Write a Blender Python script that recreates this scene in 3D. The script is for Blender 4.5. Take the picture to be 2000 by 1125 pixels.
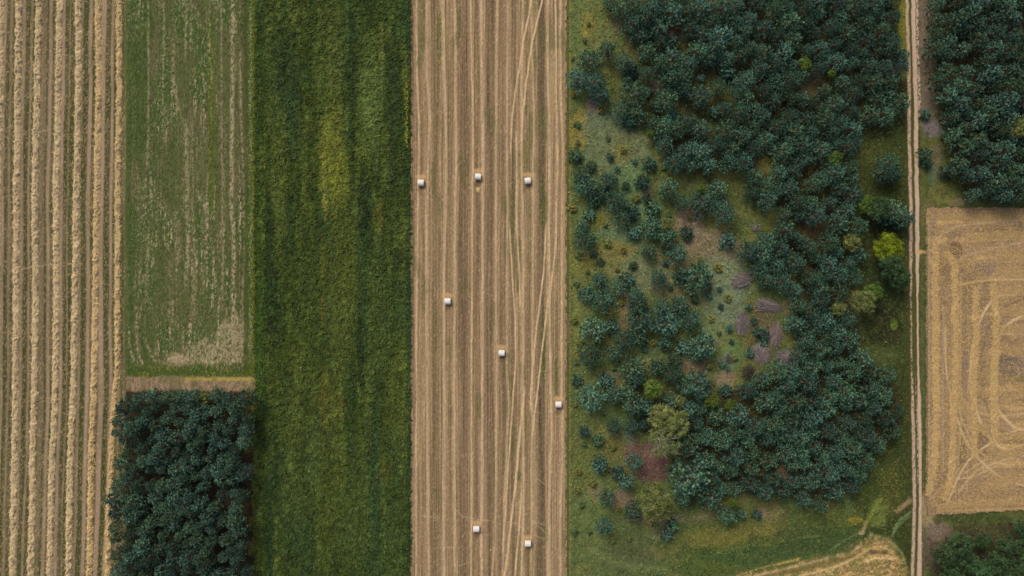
import bpy, math, random
import numpy as np
from mathutils import Vector

C = bpy.context.scene.collection
for o in list(bpy.data.objects):
    bpy.data.objects.remove(o)
S = bpy.context.scene

# ------------------------------------------------------------------ camera, sky, sun, exposure
HCAM = 180.0
cam_d = bpy.data.cameras.new('camera'); cam = bpy.data.objects.new('camera', cam_d); C.objects.link(cam)
cam.location = (0, 0, HCAM); cam.rotation_euler = (0, 0, 0)
cam_d.sensor_width = 36.0; cam_d.lens = 36.0 * HCAM / 200.0
cam_d.clip_start = 1.0; cam_d.clip_end = 6000.0
S.camera = cam

SUN_DIR = Vector((-0.34, 0.62, 0.92)).normalized()           # towards the sun (upper left of the map)
w = bpy.data.worlds.new('World'); S.world = w; w.use_nodes = True
wn = w.node_tree.nodes; wl = w.node_tree.links; wn.clear()
sky = wn.new('ShaderNodeTexSky'); sky.sky_type = 'NISHITA'; sky.sun_disc = False
sky.sun_elevation = math.asin(SUN_DIR.z); sky.sun_rotation = math.atan2(SUN_DIR.x, SUN_DIR.y)
sky.air_density = 1.0; sky.dust_density = 4.0; sky.ozone_density = 1.0
bg = wn.new('ShaderNodeBackground'); bg.inputs['Strength'].default_value = 0.09
wo = wn.new('ShaderNodeOutputWorld')
wl.new(sky.outputs[0], bg.inputs[0]); wl.new(bg.outputs[0], wo.inputs[0])
sd = bpy.data.lights.new('sun', 'SUN'); sd.energy = 1.5; sd.angle = math.radians(22); sd.color = (1.0, 0.95, 0.87)
sun = bpy.data.objects.new('sun', sd); C.objects.link(sun)
sun.rotation_euler = (-SUN_DIR).to_track_quat('-Z', 'Y').to_euler()
S.view_settings.view_transform = 'Standard'; S.view_settings.look = 'None'
S.view_settings.gamma = 1.0; S.view_settings.use_curve_mapping = False
S.view_settings.exposure = 0.33
S.cycles.max_bounces = 5; S.cycles.diffuse_bounces = 3

# ------------------------------------------------------------------ map units: 1 unit = 10 cm, y runs south
def wx(px): return (px - 1000.0) * 0.1
def wy(py): return (562.5 - py) * 0.1

# ------------------------------------------------------------------ colour + noise helpers
def L(r, g, b):
    a = np.array([r, g, b], dtype=np.float64) / 255.0
    return np.where(a <= 0.04045, a / 12.92, ((a + 0.055) / 1.055) ** 2.4)
def _h(ix, iy, s):
    n = (ix * 374761393 + iy * 668265263 + s * 974634721) & 0xffffffff
    n = ((n ^ (n >> 13)) * 1274126177) & 0xffffffff
    n = ((n ^ (n >> 15)) * 2246822519) & 0xffffffff
    return ((n ^ (n >> 16)) & 0xffff) / 65535.0
def vn(x, y, s):
    fx = np.floor(x); fy = np.floor(y)
    ix = fx.astype(np.int64); iy = fy.astype(np.int64)
    tx = x - fx; ty = y - fy
    tx = tx * tx * (3 - 2 * tx); ty = ty * ty * (3 - 2 * ty)
    a = _h(ix, iy, s); b = _h(ix + 1, iy, s); c = _h(ix, iy + 1, s); d = _h(ix + 1, iy + 1, s)
    return (a + (b - a) * tx) * (1 - ty) + (c + (d - c) * tx) * ty
def fbm(x, y, s, o=3):
    t = 0; a = 1.0; n = 0
    for k in range(o):
        t = t + a * vn(x * 2 ** k + 17.3 * k, y * 2 ** k - 9.1 * k, s + k * 7); n += a; a *= 0.55
    return t / n
def ss(a, b, x):
    t = np.clip((x - a) / (b - a), 0, 1); return t * t * (3 - 2 * t)
def mix(c, col, m):
    return c + (np.asarray(col) - c) * np.clip(m, 0, 1)[..., None]
def base(X, col): return np.ones(X.shape + (3,)) * np.asarray(col)
def band(X, c, wd, soft=1.5):
    return 1 - ss(wd / 2 - soft / 2, wd / 2 + soft / 2, np.abs(X - c))
def yr(Y, a, b, soft=15): return ss(a - soft, a + soft, Y) * (1 - ss(b - soft, b + soft, Y))
def curve(Y, pts):
    ys = [p[1] for p in pts]; xs = [p[0] for p in pts]
    return np.interp(Y, ys, xs)
def ell(X, Y, cx, cy, rx, ry, n, k=0.9):
    r = np.sqrt(((X - cx) / rx) ** 2 + ((Y - cy) / ry) ** 2) + (n - 0.5) * k
    return 1 - ss(0.65, 1.15, r)
def seg(X, Y, pts):
    d = np.full(X.shape, 1e9)
    for (x0, y0), (x1, y1) in zip(pts[:-1], pts[1:]):
        vx, vy = x1 - x0, y1 - y0; l2 = vx * vx + vy * vy
        t = np.clip(((X - x0) * vx + (Y - y0) * vy) / l2, 0, 1)
        d = np.minimum(d, np.hypot(X - x0 - t * vx, Y - y0 - t * vy))
    return d
def smooth(pts, k=5):
    P = np.array([pts[0]] + list(pts) + [pts[-1]], float); out = []
    for i in range(1, len(P) - 2):
        for t in np.linspace(0, 1, k, endpoint=False):
            a, b, c, d = P[i - 1:i + 3]
            out.append(.5 * (2 * b + (c - a) * t + (2 * a - 5 * b + 4 * c - d) * t * t + (3 * b - a - 3 * c + d) * t ** 3))
    return [tuple(p) for p in out] + [tuple(P[-1])]
def line(X, Y, pts, wd, soft=1.5):
    if len(pts) > 2: pts = smooth(pts)
    return 1 - ss(wd / 2 - soft / 2, wd / 2 + soft / 2, seg(X, Y, pts))
def inside(px, py, poly):
    r = False; j = len(poly) - 1
    for i in range(len(poly)):
        xi, yi = poly[i]; xj, yj = poly[j]
        if (yi > py) != (yj > py) and px < (xj - xi) * (py - yi) / (yj - yi) + xi: r = not r
        j = i
    return r

# ------------------------------------------------------------------ materials
def mat_attr(name, sc=(5, 5, 5), lo=0.75, hi=1.25, rough=0.95, spec=0.1, objvar=0.0, detail=3.0):
    m = bpy.data.materials.new(name); m.use_nodes = True
    nt = m.node_tree; n = nt.nodes; l = nt.links; p = n['Principled BSDF']
    at = n.new('ShaderNodeAttribute'); at.attribute_name = 'albedo'
    g = n.new('ShaderNodeNewGeometry'); mp = n.new('ShaderNodeMapping'); mp.inputs['Scale'].default_value = sc
    l.new(g.outputs['Position'], mp.inputs['Vector'])
    nz = n.new('ShaderNodeTexNoise'); nz.inputs['Scale'].default_value = 1.0; nz.inputs['Detail'].default_value = detail
    nz.inputs['Roughness'].default_value = 0.65
    l.new(mp.outputs[0], nz.inputs['Vector'])
    mr = n.new('ShaderNodeMapRange'); mr.inputs['From Min'].default_value = 0.3; mr.inputs['From Max'].default_value = 0.7
    mr.inputs['To Min'].default_value = lo; mr.inputs['To Max'].default_value = hi
    l.new(nz.outputs[0], mr.inputs['Value'])
    vm = n.new('ShaderNodeVectorMath'); vm.operation = 'SCALE'
    l.new(at.outputs['Color'], vm.inputs[0]); l.new(mr.outputs[0], vm.inputs['Scale'])
    out = vm.outputs[0]
    if objvar:
        oi = n.new('ShaderNodeObjectInfo')
        hs = n.new('ShaderNodeHueSaturation')
        r1 = n.new('ShaderNodeMapRange'); r1.inputs['To Min'].default_value = 0.5 - 0.035 * objvar; r1.inputs['To Max'].default_value = 0.5 + 0.012 * objvar
        l.new(oi.outputs['Random'], r1.inputs['Value']); l.new(r1.outputs[0], hs.inputs['Hue'])
        ml = n.new('ShaderNodeMath'); ml.operation = 'MULTIPLY'; ml.inputs[1].default_value = 7.31
        fr = n.new('ShaderNodeMath'); fr.operation = 'FRACT'
        l.new(oi.outputs['Random'], ml.inputs[0]); l.new(ml.outputs[0], fr.inputs[0])
        r2 = n.new('ShaderNodeMapRange'); r2.inputs['To Min'].default_value = 1 - 0.25 * objvar; r2.inputs['To Max'].default_value = 1 + 0.25 * objvar
        l.new(fr.outputs[0], r2.inputs['Value']); l.new(r2.outputs[0], hs.inputs['Value'])
        l.new(out, hs.inputs['Color']); out = hs.outputs[0]
    l.new(out, p.inputs['Base Color'])
    p.inputs['Roughness'].default_value = rough; p.inputs['Specular IOR Level'].default_value = spec
    return m
M_STUB = mat_attr('stubble_material', (9, 1.6, 5), 0.72, 1.28)
M_GRASS = mat_attr('grass_material', (5, 4, 4), 0.66, 1.34)
M_CROP = mat_attr('crop_material', (3.4, 3.4, 3), 0.72, 1.3)
M_SOIL = mat_attr('track_material', (5, 3, 4), 0.82, 1.15)
M_STRAW = mat_attr('straw_material', (7, 7, 7), 0.75, 1.22)
M_LEAF = mat_attr('leaf_material', (3, 3, 3), 0.8, 1.2, 0.8, 0.15)
M_PINE = mat_attr('pine_needle_material', (2.2, 2.2, 2.2), 0.72, 1.28, 0.7, 0.2, 1.5)
M_BROAD = mat_attr('broad_leaf_material', (2.5, 2.5, 2.5), 0.75, 1.25, 0.7, 0.2, 0.5)
M_BARK = mat_attr('bark_material', (6, 6, 2), 0.7, 1.25)
M_BALE = mat_attr('bale_wrap_material', (30, 2, 2), 0.93, 1.04, 0.6, 0.2)

# ------------------------------------------------------------------ mesh helpers
def mesh_np(name, V, F, col, mat, parent=None, smooth=False):
    V = np.ascontiguousarray(V, dtype=np.float32); F = np.ascontiguousarray(F, dtype=np.int32)
    k = F.shape[1]
    me = bpy.data.meshes.new(name)
    me.vertices.add(len(V)); me.vertices.foreach_set('co', V.ravel())
    me.loops.add(F.size); me.loops.foreach_set('vertex_index', F.ravel())
    me.polygons.add(len(F)); me.polygons.foreach_set('loop_start', np.arange(0, F.size, k, dtype=np.int32))
    me.polygons.foreach_set('loop_total', np.full(len(F), k, dtype=np.int32))
    if smooth: me.polygons.foreach_set('use_smooth', np.ones(len(F), dtype=bool))
    me.update(calc_edges=True)
    ca = me.color_attributes.new('albedo', 'FLOAT_COLOR', 'POINT')
    a = np.ones((len(V), 4), dtype=np.float32); a[:, :3] = np.clip(col, 0.0, 0.95)
    ca.data.foreach_set('color', a.ravel())
    me.materials.append(mat)
    o = bpy.data.objects.new(name, me); C.objects.link(o)
    if parent: o.parent = parent
    return o
def struct(o): o['kind'] = 'structure'; return o
def stuff(o, label, cat): o['kind'] = 'stuff'; o['label'] = label; o['category'] = cat; return o
def tag(o, label, cat, group=None):
    o['label'] = label; o['category'] = cat
    if group: o['group'] = group
    return o
def empty(name, loc):
    o = bpy.data.objects.new(name, None); o.empty_display_size = 0.5; C.objects.link(o); o.location = loc; return o

def sheet(name, x0, x1, y0, y1, dx, dy, colour, height=None, keep=None, mat=None, z=0.0, smooth=True, warp=None):
    nx = int((x1 - x0) / dx) + 1; ny = int((y1 - y0) / dy) + 1
    X, Y = np.meshgrid(np.linspace(x0, x1, nx), np.linspace(y0, y1, ny))
    col = colour(X, Y)
    Z = np.full(X.shape, z)
    if height is not None: Z = Z + height(X, Y)
    if warp is not None: X = X + warp(X, Y)
    V = np.stack([wx(X), wy(Y), Z], -1).reshape(-1, 3)
    i = np.arange(nx * ny).reshape(ny, nx)
    F = np.stack([i[1:, :-1], i[1:, 1:], i[:-1, 1:], i[:-1, :-1]], -1).reshape(-1, 4)
    if keep is not None:
        k = keep(X, Y)
        q = (k[1:, :-1] & k[1:, 1:] & k[:-1, 1:] & k[:-1, :-1]).ravel(); F = F[q]
    return mesh_np(name, V, F, col.reshape(-1, 3), mat, smooth=smooth)

def quads(P, U, W, col):
    """quads centred on P with half axes U and W (arrays N,3); returns V,F,col"""
    n = len(P)
    V = np.stack([P - U - W, P + U - W, P + U + W, P - U + W], 1).reshape(-1, 3)
    F = np.arange(4 * n).reshape(n, 4)
    return V, F, np.repeat(col, 4, 0)
def blades(P, D, W, col):
    """narrow diamonds from P along D with half width W"""
    n = len(P)
    V = np.stack([P, P + D * 0.55 - W, P + D, P + D * 0.55 + W], 1).reshape(-1, 3)
    return V, np.arange(4 * n).reshape(n, 4), np.repeat(col, 4, 0)
def unit(v): return v / np.maximum(np.linalg.norm(v, axis=-1, keepdims=True), 1e-6)
def join(parts):
    V = []; F = []; K = []; o = 0
    for v, f, k in parts:
        V.append(v); F.append(f + o); K.append(k); o += len(v)
    return np.concatenate(V), np.concatenate(F), np.concatenate(K)
def tube(pts, rad, col, n=5):
    pts = np.asarray(pts, float); m = len(pts); rad = np.asarray(rad, float)
    T = unit(np.gradient(pts, axis=0)); ref = np.array([0.31, 0.17, 0.93]) if abs(T[0][2]) < 0.8 else np.array([0.93, 0.2, 0.1])
    A = unit(np.cross(T, ref)); B = np.cross(T, A)
    a = np.linspace(0, 2 * np.pi, n, endpoint=False)
    V = (pts[:, None] + rad[:, None, None] * (np.cos(a)[None, :, None] * A[:, None] + np.sin(a)[None, :, None] * B[:, None])).reshape(-1, 3)
    F = []
    for i in range(m - 1):
        for j in range(n):
            k = (j + 1) % n
            F.append((i * n + j, i * n + k, (i + 1) * n + k, (i + 1) * n + j))
    return V, np.array(F), np.tile(np.asarray(col, float), (len(V), 1))

# ================================================================== GROUND
def col_far(X, Y):
    n = fbm(X / 300, Y / 900, 901)
    c = base(X, L(80, 88, 50)); c = mix(c, L(150, 125, 85), ss(0.55, 0.6, vn(X / 320, Y / 4000, 5)))
    return mix(c, L(45, 62, 38), ss(0.5, 0.7, n))
struct(sheet('ground', -14000, 16000, -14000, 15000, 200, 200, col_far, mat=M_GRASS, z=-0.35))

# ---- left stubble field
A_SH = [(0, -150), (0, 0), (-7, 380), (-8, 760), (-19, 1125), (-24, 1280)]
def ash(X, Y): return curve(Y, A_SH) * (1 - ss(190, 240, X) * 0.55)
A_TR = [(-60, 8, 1), (-30, 6, 1), (10, 7.5, .9), (24, 5, .6), (48, 7, .8), (63, 4, .8), (88, 11, .35), (101, 6.5, .95), (126, 6.5, 1), (138, 3, .6),
        (162, 5, .55), (179, 7, 1), (204, 9, 1.1), (221, 5, 1.0), (236, 3, .5), (246, 3, .4)]
def col_A(X, Y):
    U = X - ash(X, Y) + (fbm(X / 40, Y / 130, 11) - .5) * 3.0
    f = fbm(U / 1.6, Y / 45, 12, 3); g = fbm(X / 30, Y / 160, 13); sp = fbm(X / 1.9, Y / 2.6, 14, 2)
    c = base(X, L(96, 89, 59))
    c = mix(c, L(68, 72, 38), ss(.36, .60, g) * .9)
    for cx, wd in ((15, 9), (140, 12), (170, 10), (213, 9), (57, 8), (95, 8)):
        c = mix(c, L(68, 72, 38), band(U, cx, wd, 6) * (.55 + .4 * ss(100, 600, Y)))
    c = c * (0.72 + .56 * f)[..., None]
    for cx, wd, s in A_TR:
        wob = (vn(Y / 90, np.full_like(Y, cx), 15) - .5) * 2
        c = mix(c, L(156, 132, 108) * (.86 + .28 * f)[..., None], band(U, cx + wob, wd, 3.5) * s * (.62 + .4 * vn(Y / 60, X * 0 + cx, 17)))
    c = mix(c, L(185, 158, 115), ss(.62, .75, sp) * .5)
    for pts in ([(0, 92), (60, 92), (110, 103), (150, 112)], [(0, 268), (50, 262), (100, 252), (112, 245)], [(0, 876), (60, 880), (90, 890)], [(0, 950), (45, 972), (100, 1000), (130, 1030)],
                [(20, 530), (90, 518), (160, 515)], [(30, 855), (110, 845), (150, 830)]):
        c = mix(c, L(178, 158, 112), line(X, Y, pts, 1.2, 1.6) * .6)
    c = mix(c, L(84, 90, 46), ss(240, 248, X + 6 * (g - .5)) * .6)
    return c
struct(sheet('stubble_field', -150, 247, -160, 1285, 1.2, 2.5, col_A, lambda X, Y: (fbm(X / 2.5, Y / 6, 18, 2) - .5) * .12, mat=M_STUB, z=0.0))

# ---- thin green field with straw residue
def col_B(X, Y):
    n1 = fbm(X / 40, Y / 110, 21); st = fbm(X / 3.2 + 2.0 * (fbm(X / 30, Y / 90, 29) - .5), Y / 90, 22, 3); sp = fbm(X / 2.0, Y / 3.5, 23, 3); n2 = fbm(X / 14, Y / 20, 24)
    c = base(X, L(84, 89, 50))
    c = mix(c, L(60, 80, 34), (1 - ss(262, 350, X + 110 * (n1 - .5) + Y * .04)) * .65)
    c = mix(c, L(66, 86, 40), ss(.5, .66, n1) * .7)
    c = mix(c, L(100, 94, 64), ss(.58, .76, fbm(X / 25, Y / 120, 25)) * .6)
    c = mix(c, L(84, 92, 28), band(X, 413, 12, 8) * yr(Y, 60, 400, 60) * .7)
    res = ss(.54, .70, st) * ss(.42, .68, sp) * (.3 + .7 * ss(-50, 330, Y)) * (.4 + .9 * ss(.35, .6, n1)) * (1 - .6 * band(X, 268, 60, 40))
    for (pts, wd, s) in (([(455, -160), (455, 120), (452, 380), (456, 500), (455, 660)], 7, 1.0), ([(470, 100), (472, 250), (478, 400), (474, 640)], 4, .8), ([(364, 240), (366, 420), (364, 560)], 7, .8),
                         ([(339, 80), (340, 170), (355, 230)], 5, .6), ([(290, -100), (291, 190), (288, 330)], 4, .6), ([(405, 330), (398, 560)], 4, .5), ([(433, 0), (434, 300), (435, 600)], 4, .6),
                         ([(288, 420), (287, 560)], 6, .5), ([(322, 0), (318, 250)], 3, .6), ([(376, 240), (378, 620)], 4, .5), ([(345, 420), (345, 520)], 10, .4), ([(275, -50), (272, 30)], 4, .8), ([(365, 0), (363, 110)], 4, .6)):
        cx = curve(Y, pts) + (fbm(Y / 50, X * 0, 26) - .5) * 5
        res = np.maximum(res, band(X, cx, wd, wd * .8) * yr(Y, pts[0][1], pts[-1][1], 20) * s * ss(.36, .58, sp))
    for pts, wd, s in (([(252, 640), (254, 680), (262, 705)], 4, .8), ([(266, 600), (268, 680), (280, 712)], 4, .9), ([(282, 660), (300, 700), (325, 712)], 5, .7), ([(280, 580), (270, 640)], 4, .6),
                       ([(430, 700), (370, 706), (330, 712)], 14, .8), ([(474, 650), (472, 690), (450, 706)], 10, 1), ([(400, 665), (390, 685), (360, 705)], 12, .7), ([(440, 640), (425, 690)], 14, .6), ([(440, 640), (470, 660)], 10, .5)):
        res = np.maximum(res, line(X, Y, pts, wd, wd) * s * ss(.36, .6, sp + .1 * (n2 - .5)))
    res = np.maximum(res, np.maximum(ell(X, Y, 345, 702, 24, 16, n2), np.maximum(ell(X, Y, 410, 690, 60, 22, n2, 1.6), ell(X, Y, 452, 660, 30, 40, n2, 1.6)) * .75) * ss(.26, .54, sp))
    c = c * (.52 + .96 * fbm(X / 2.2, Y / 5, 27, 2))[..., None]
    c = mix(c, L(172, 160, 122), ss(.64, .76, sp) * ss(.42, .6, n1) * .6)
    c = mix(c, L(178, 158, 122), res * .8)
    c = mix(c, L(66, 82, 34), ss(706, 722, Y + 10 * (n2 - .5)) * .8)
    c = mix(c, L(150, 140, 50), ss(.6, .72, sp) * ss(706, 722, Y) * .5)
    c = mix(c, L(76, 90, 34), ss(474, 480, X) * .7)
    c = mix(c, L(108, 108, 22), band(X, 496, 5, 4) * (.35 + .6 * n1))
    c = mix(c, L(82, 98, 40), (1 - ss(248, 251, X)) * .5)
    # dry bank above the plantation
    bank = ss(733, 739, Y + 8 * (n2 - .5))
    b = mix(base(X, L(148, 126, 98)), L(112, 94, 72), ss(.45, .65, sp)); b = mix(b, L(170, 150, 70), band(Y, 740, 7, 5) * ss(330, 380, X) * .8)
    b = mix(b, L(96, 96, 52), ss(.52, .66, n2) * .5)
    c = mix(c, b, bank)
    # floor of the plantation
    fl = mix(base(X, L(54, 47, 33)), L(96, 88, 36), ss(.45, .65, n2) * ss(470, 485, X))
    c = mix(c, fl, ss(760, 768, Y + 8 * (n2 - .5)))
    return c
struct(sheet('grass_field', 246, 499, -160, 1285, 1.3, 1.9, col_B, lambda X, Y: (fbm(X / 4, Y / 6, 28, 2) - .5) * .14, mat=M_GRASS, z=0.006))

# ---- dense green crop
def col_C(X, Y):
    q = fbm(X / 25, Y / 25, 30); n1 = fbm(X / 14 + q, Y / 150, 31); n2 = fbm(X / 9 + 2 * q, Y / 12, 32, 3); n3 = fbm(X / 60, Y / 200, 33)
    c = base(X, L(64, 78, 30))
    c = mix(c, L(88, 101, 44), ss(.48, .72, n1) * .75)
    c = mix(c, L(48, 68, 36), (1 - ss(.34, .5, n1)) * .5)
    c = mix(c, L(56, 82, 46), ss(.55, .7, n3) * .3)
    for cx, cy, rx, ry, col, s in ((636, 325, 6, 105, (150, 142, 74), .75), (648, 300, 26, 120, (114, 120, 46), .75), (662, 345, 26, 85, (118, 124, 46), .65), (655, 250, 18, 60, (112, 116, 48), .4), (640, 110, 30, 130, (84, 98, 44), .5), (670, 560, 30, 160, (88, 98, 42), .45), (600, 640, 30, 140, (78, 92, 40), .4), (740, 620, 16, 120, (84, 96, 42), .4), (640, 900, 30, 160, (82, 94, 40), .45), (700, 980, 26, 140, (76, 90, 42), .35), (560, 860, 20, 120, (76, 92, 44), .35), (745, 95, 5, 60, (108, 114, 54), .7), (655, 110, 16, 130, (88, 98, 44), .7),
                                   (722, 200, 26, 120, (96, 114, 56), .8), (686, 170, 12, 170, (40, 56, 32), .5), (690, 330, 8, 60, (40, 56, 32), .5), (710, 395, 14, 75, (40, 54, 32), .65), (530, 540, 14, 170, (44, 60, 30), .7),
                                   (510, 560, 8, 260, (66, 92, 34), .6), (556, 130, 30, 150, (56, 74, 38), .5), (675, 510, 22, 110, (88, 98, 40), .6), (633, 520, 8, 60, (98, 102, 40), .5), (632, 600, 8, 40, (100, 94, 44), .5),
                                   (742, 430, 5, 45, (110, 106, 44), .7), (635, 775, 12, 60, (100, 98, 40), .6), (662, 790, 14, 40, (92, 90, 36), .5), (750, 920, 14, 30, (92, 94, 40), .5), (728, 900, 14, 130, (52, 78, 48), .4),
                                   (613, 880, 14, 90, (62, 84, 48), .4), (575, 820, 20, 70, (82, 92, 42), .5), (690, 760, 10, 70, (48, 66, 30), .6), (705, 690, 6, 90, (36, 50, 28), .6), (575, 250, 18, 70, (52, 72, 44), .5),
                                   (660, 640, 24, 120, (88, 96, 42), .4), (770, 300, 16, 260, (48, 64, 36), .4), (530, 1000, 14, 240, (36, 60, 34), .5), (580, 960, 30, 60, (80, 92, 44), .4), (680, 1010, 40, 70, (76, 92, 40), .5)):  # long dark strip low on the left: plantation shadow painted into the crop
        c = mix(c, L(*col), ell(X, Y, cx, cy, rx, ry, n2 * .5 + n1 * .5, 2.0) * s)
    c = c * ((.56 + .76 * n2) * (.55 + .9 * fbm(X / 4.5 + 3 * q, Y / 6, 39, 2)))[..., None]
    c = mix(c, L(74, 94, 50), ss(.6, .75, fbm(X / 5, Y / 7, 34, 2)) * .3)
    c = mix(c, L(44, 66, 36), ss(790, 797, X) * .6)
    return c
def hgt_C(X, Y):
    q = fbm(X / 18, Y / 18, 35)
    return .25 + (fbm(X / 6 + 3 * q, Y / 7, 36, 3) - .5) * .75 + (fbm(X / 40, Y / 150, 31) - .5) * .3
struct(sheet('crop_field', 498.5, 801, -160, 1285, 1.5, 1.7, col_C, hgt_C, mat=M_CROP, z=0.0, smooth=False, warp=lambda X, Y: (fbm(Y / 9, np.floor(X / 300), 38, 3) - .5) * 5))

# ---- middle stubble field
D_LT = [  # pale straw lines: points (x, y), width, strength
    ([(812, -160), (814, 150), (819, 240), (816, 400), (813, 700), (813, 1285)], 5.5, 1),
    ([(832, -160), (834, 150), (839, 230), (833, 400), (834, 700), (838, 1285)], 8, .7),
    ([(864, -160), (867, 120), (871, 260), (867, 600), (867, 1285)], 8, .85),
    ([(885, -160), (890, 120), (891, 250), (887, 700), (889, 1285)], 8, .85),
    ([(918, -160), (920, 60), (924, 250), (922, 450), (920, 1285)], 6, 1),
    ([(938, -160), (940, 100), (943, 300), (942, 600), (940, 1285)], 8, 1),
    ([(955, 500), (955, 900)], 1.5, .7),
    ([(973, -160), (970, 120), (968, 300), (970, 700), (969, 940), (965, 1060), (955, 1285)], 7, .75),
    ([(992, -160), (990, 160), (991, 400), (990, 560), (990, 700), (993, 800), (984, 1000), (980, 1285)], 6.5, .75),
    ([(1021, -160), (1021, 60), (1018, 250), (1021, 440), (1022, 640), (1021, 760), (1022, 860), (1022, 1010), (1018, 1125), (1016, 1285)], 7, .95),
    ([(1040, -160), (1038, 60), (1042, 200), (1041, 500), (1040, 700), (1038, 900), (1039, 1000), (1036, 1125), (1034, 1285)], 6, .8),
    ([(1071, -160), (1069, 120), (1073, 280), (1073, 400), (1072, 560), (1074, 700), (1077, 840), (1073, 960), (1071, 1125), (1070, 1285)], 8, 1),
    ([(1084, -160), (1086, 150), (1089, 330), (1085, 480), (1076, 560), (1072, 600)], 5, 1.3),
    ([(1095, -160), (1094, 120), (1098, 280), (1097, 560), (1097, 700), (1099, 880), (1095, 1010), (1094, 1285)], 6.5, .95),
    ([(1068, -60), (1058, 5), (1040, 80), (1028, 160), (1022, 220), (1018, 280)], 5, 1.7),
    ([(1042, -60), (1034, 25), (1022, 80), (1015, 130), (1006, 180), (1000, 230), (996, 300)], 5, 1.5),
    ([(1009, 260), (1009, 450), (1014, 520), (1016, 600)], 5, 1.3),
    ([(995, 440), (1001, 540), (1006, 620), (1007, 700), (1000, 800), (990, 950), (982, 1080)], 4.5, 1.4),
    ([(1066, 440), (1062, 530), (1056, 580), (1046, 660), (1040, 720), (1036, 800)], 5, 1.5),
    ([(1074, 560), (1066, 620), (1058, 690), (1052, 740), (1045, 800), (1040, 850)], 5, 1.5),
    ([(1024, 760), (1012, 880), (1005, 960), (996, 1040), (985, 1125), (975, 1285)], 6.5, 1.5),
    ([(1018, 960), (1012, 1050), (1006, 1125), (1000, 1285)], 5, 1.3),
    ([(905, -160), (903, 1285)], 2, .25), ([(1007, 380), (1006, 480)], 3, .5),
]
D_DK = [(850, 12, (118, 98, 68), .6), (906, 16, (116, 94, 70), .75), (957, 14, (116, 94, 70), .75), (981, 10, (122, 98, 72), .5), (1057, 13, (96, 82, 60), .75), (1003, 8, (110, 90, 66), .6), (878, 8, (126, 102, 74), .4), (931, 10, (122, 98, 70), .5), (806, 8, (132, 108, 80), .4), (1031, 9, (120, 98, 68), .4), (825, 7, (140, 115, 76), .4)]
def col_D(X, Y):
    wob = (fbm(X / 60, Y / 160, 41) - .5) * 4
    U = X + wob
    f = fbm(U / 1.9, Y / 160, 42, 3); sp = fbm(X / 1.8, Y / 2.8, 43, 3); g = fbm(X / 26, Y / 80, 44)
    c = base(X, L(156, 131, 96))
    for cx, wd, col, s in D_DK: c = mix(c, L(*col), band(U, cx, wd, wd * .6) * s)
    rows = .5 + .5 * np.sin(U * 2 * np.pi / 3.1 + 2 * vn(U / 9, Y / 300, 45))
    c = c * (.80 + .14 * rows + 1.1 * (f - .5))[..., None]
    c = c * (.76 + .48 * sp)[..., None]
    c = mix(c, L(84, 88, 44), ss(.60, .74, g) * .45)
    for cx, cy, rx, ry, s in ((1061, 690, 5, 60, .9), (1061, 640, 4, 50, .5), (1060, 400, 5, 60, .6), (858, 75, 6, 60, .7), (896, 40, 5, 40, .6), (823, 40, 8, 90, .45), (846, 350, 5, 40, .6), (860, 400, 5, 30, .4), (1086, 730, 4, 50, .8), (1013, 560, 4, 25, .7),
                              (853, 640, 8, 50, .35), (1014, 930, 4, 12, .8), (1026, 215, 3, 10, .7), (1002, 400, 5, 60, .5), (870, 250, 6, 40, .4), (1088, 640, 5, 60, .3), (1002, 860, 5, 40, .2)):
        c = mix(c, L(72, 84, 38), ell(X, Y, cx, cy, rx, ry, sp, .8) * s * .9)
    for pts, wd, s in D_LT:
        cx = curve(Y, pts) + (fbm(Y / 45, X * 0 + pts[0][0], 46) - .5) * 2.2
        e = fbm(U / 2.5, Y / 25, 47, 2)
        c = mix(c, L(204, 174, 132) * (.8 + .4 * sp)[..., None], band(X, cx, wd * .62, wd * .45) * yr(Y, pts[0][1], pts[-1][1], 12) * s * (.22 + .85 * e))
    c = mix(c, L(206, 178, 136), ss(.63, .74, sp) * .22)
    for pts in ([(795, 1006), (830, 1008), (855, 1012)], [(845, 1003), (858, 1012), (850, 1017)], [(905, 1008), (930, 1014), (968, 1018)], [(880, 985), (895, 1000), (905, 1012)], [(985, 1018), (1010, 1023)], [(1040, 1018), (1068, 1042)],
                [(1042, 1044), (1064, 1054)], [(1040, 1018), (1066, 1026)], [(852, 1070), (905, 1068)], [(1050, 935), (1066, 948)], [(1055, 725), (1066, 725)], [(955, 1075), (970, 1072)], [(895, 1105), (920, 1098)]):
        c = mix(c, L(205, 180, 135), line(X, Y, pts, 1.0, 1.5) * .6)
    for bx, by, _ in BALES:      # scuffed straw above each bale, the bale's shadow painted dark below it
        c = mix(c, L(196, 160, 112), ell(X, Y, bx, by - 12, 11, 5, sp, 1.2) * .7)
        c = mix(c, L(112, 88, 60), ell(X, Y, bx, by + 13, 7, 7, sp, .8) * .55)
    c = mix(c, L(206, 172, 120), ell(X, Y, 933, 370, 4, 5, sp) * .9)
    c = mix(c, L(116, 98, 70), (1 - ss(800, 805, X)) * .7)
    return c
BALES = [(822.2, 357.1, 'white wrapped round bale nearest the dark green crop, beside the left field edge'),
         (933.8, 345.1, 'white round bale with a small straw heap below it, middle of the upper row'),
         (1030.7, 353.3, 'white round bale set slightly askew, right end of the upper row of three'),
         (874.4, 588.4, 'white round bale alone in the left half of the stubble, halfway down the field'),
         (979.8, 689.6, 'white round bale with scattered straw above it, mid field and below the lone left one'),
         (1090.7, 790.2, 'white round bale on the right margin of the stubble, closest to the shrubby clearing'),
         (930.4, 1033.2, 'white round bale left of the lowest pair, beside faint crossing foot trails'),
         (1031.0, 1061.7, 'white round bale right of the lowest pair, closest to the bottom of the field')]
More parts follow.
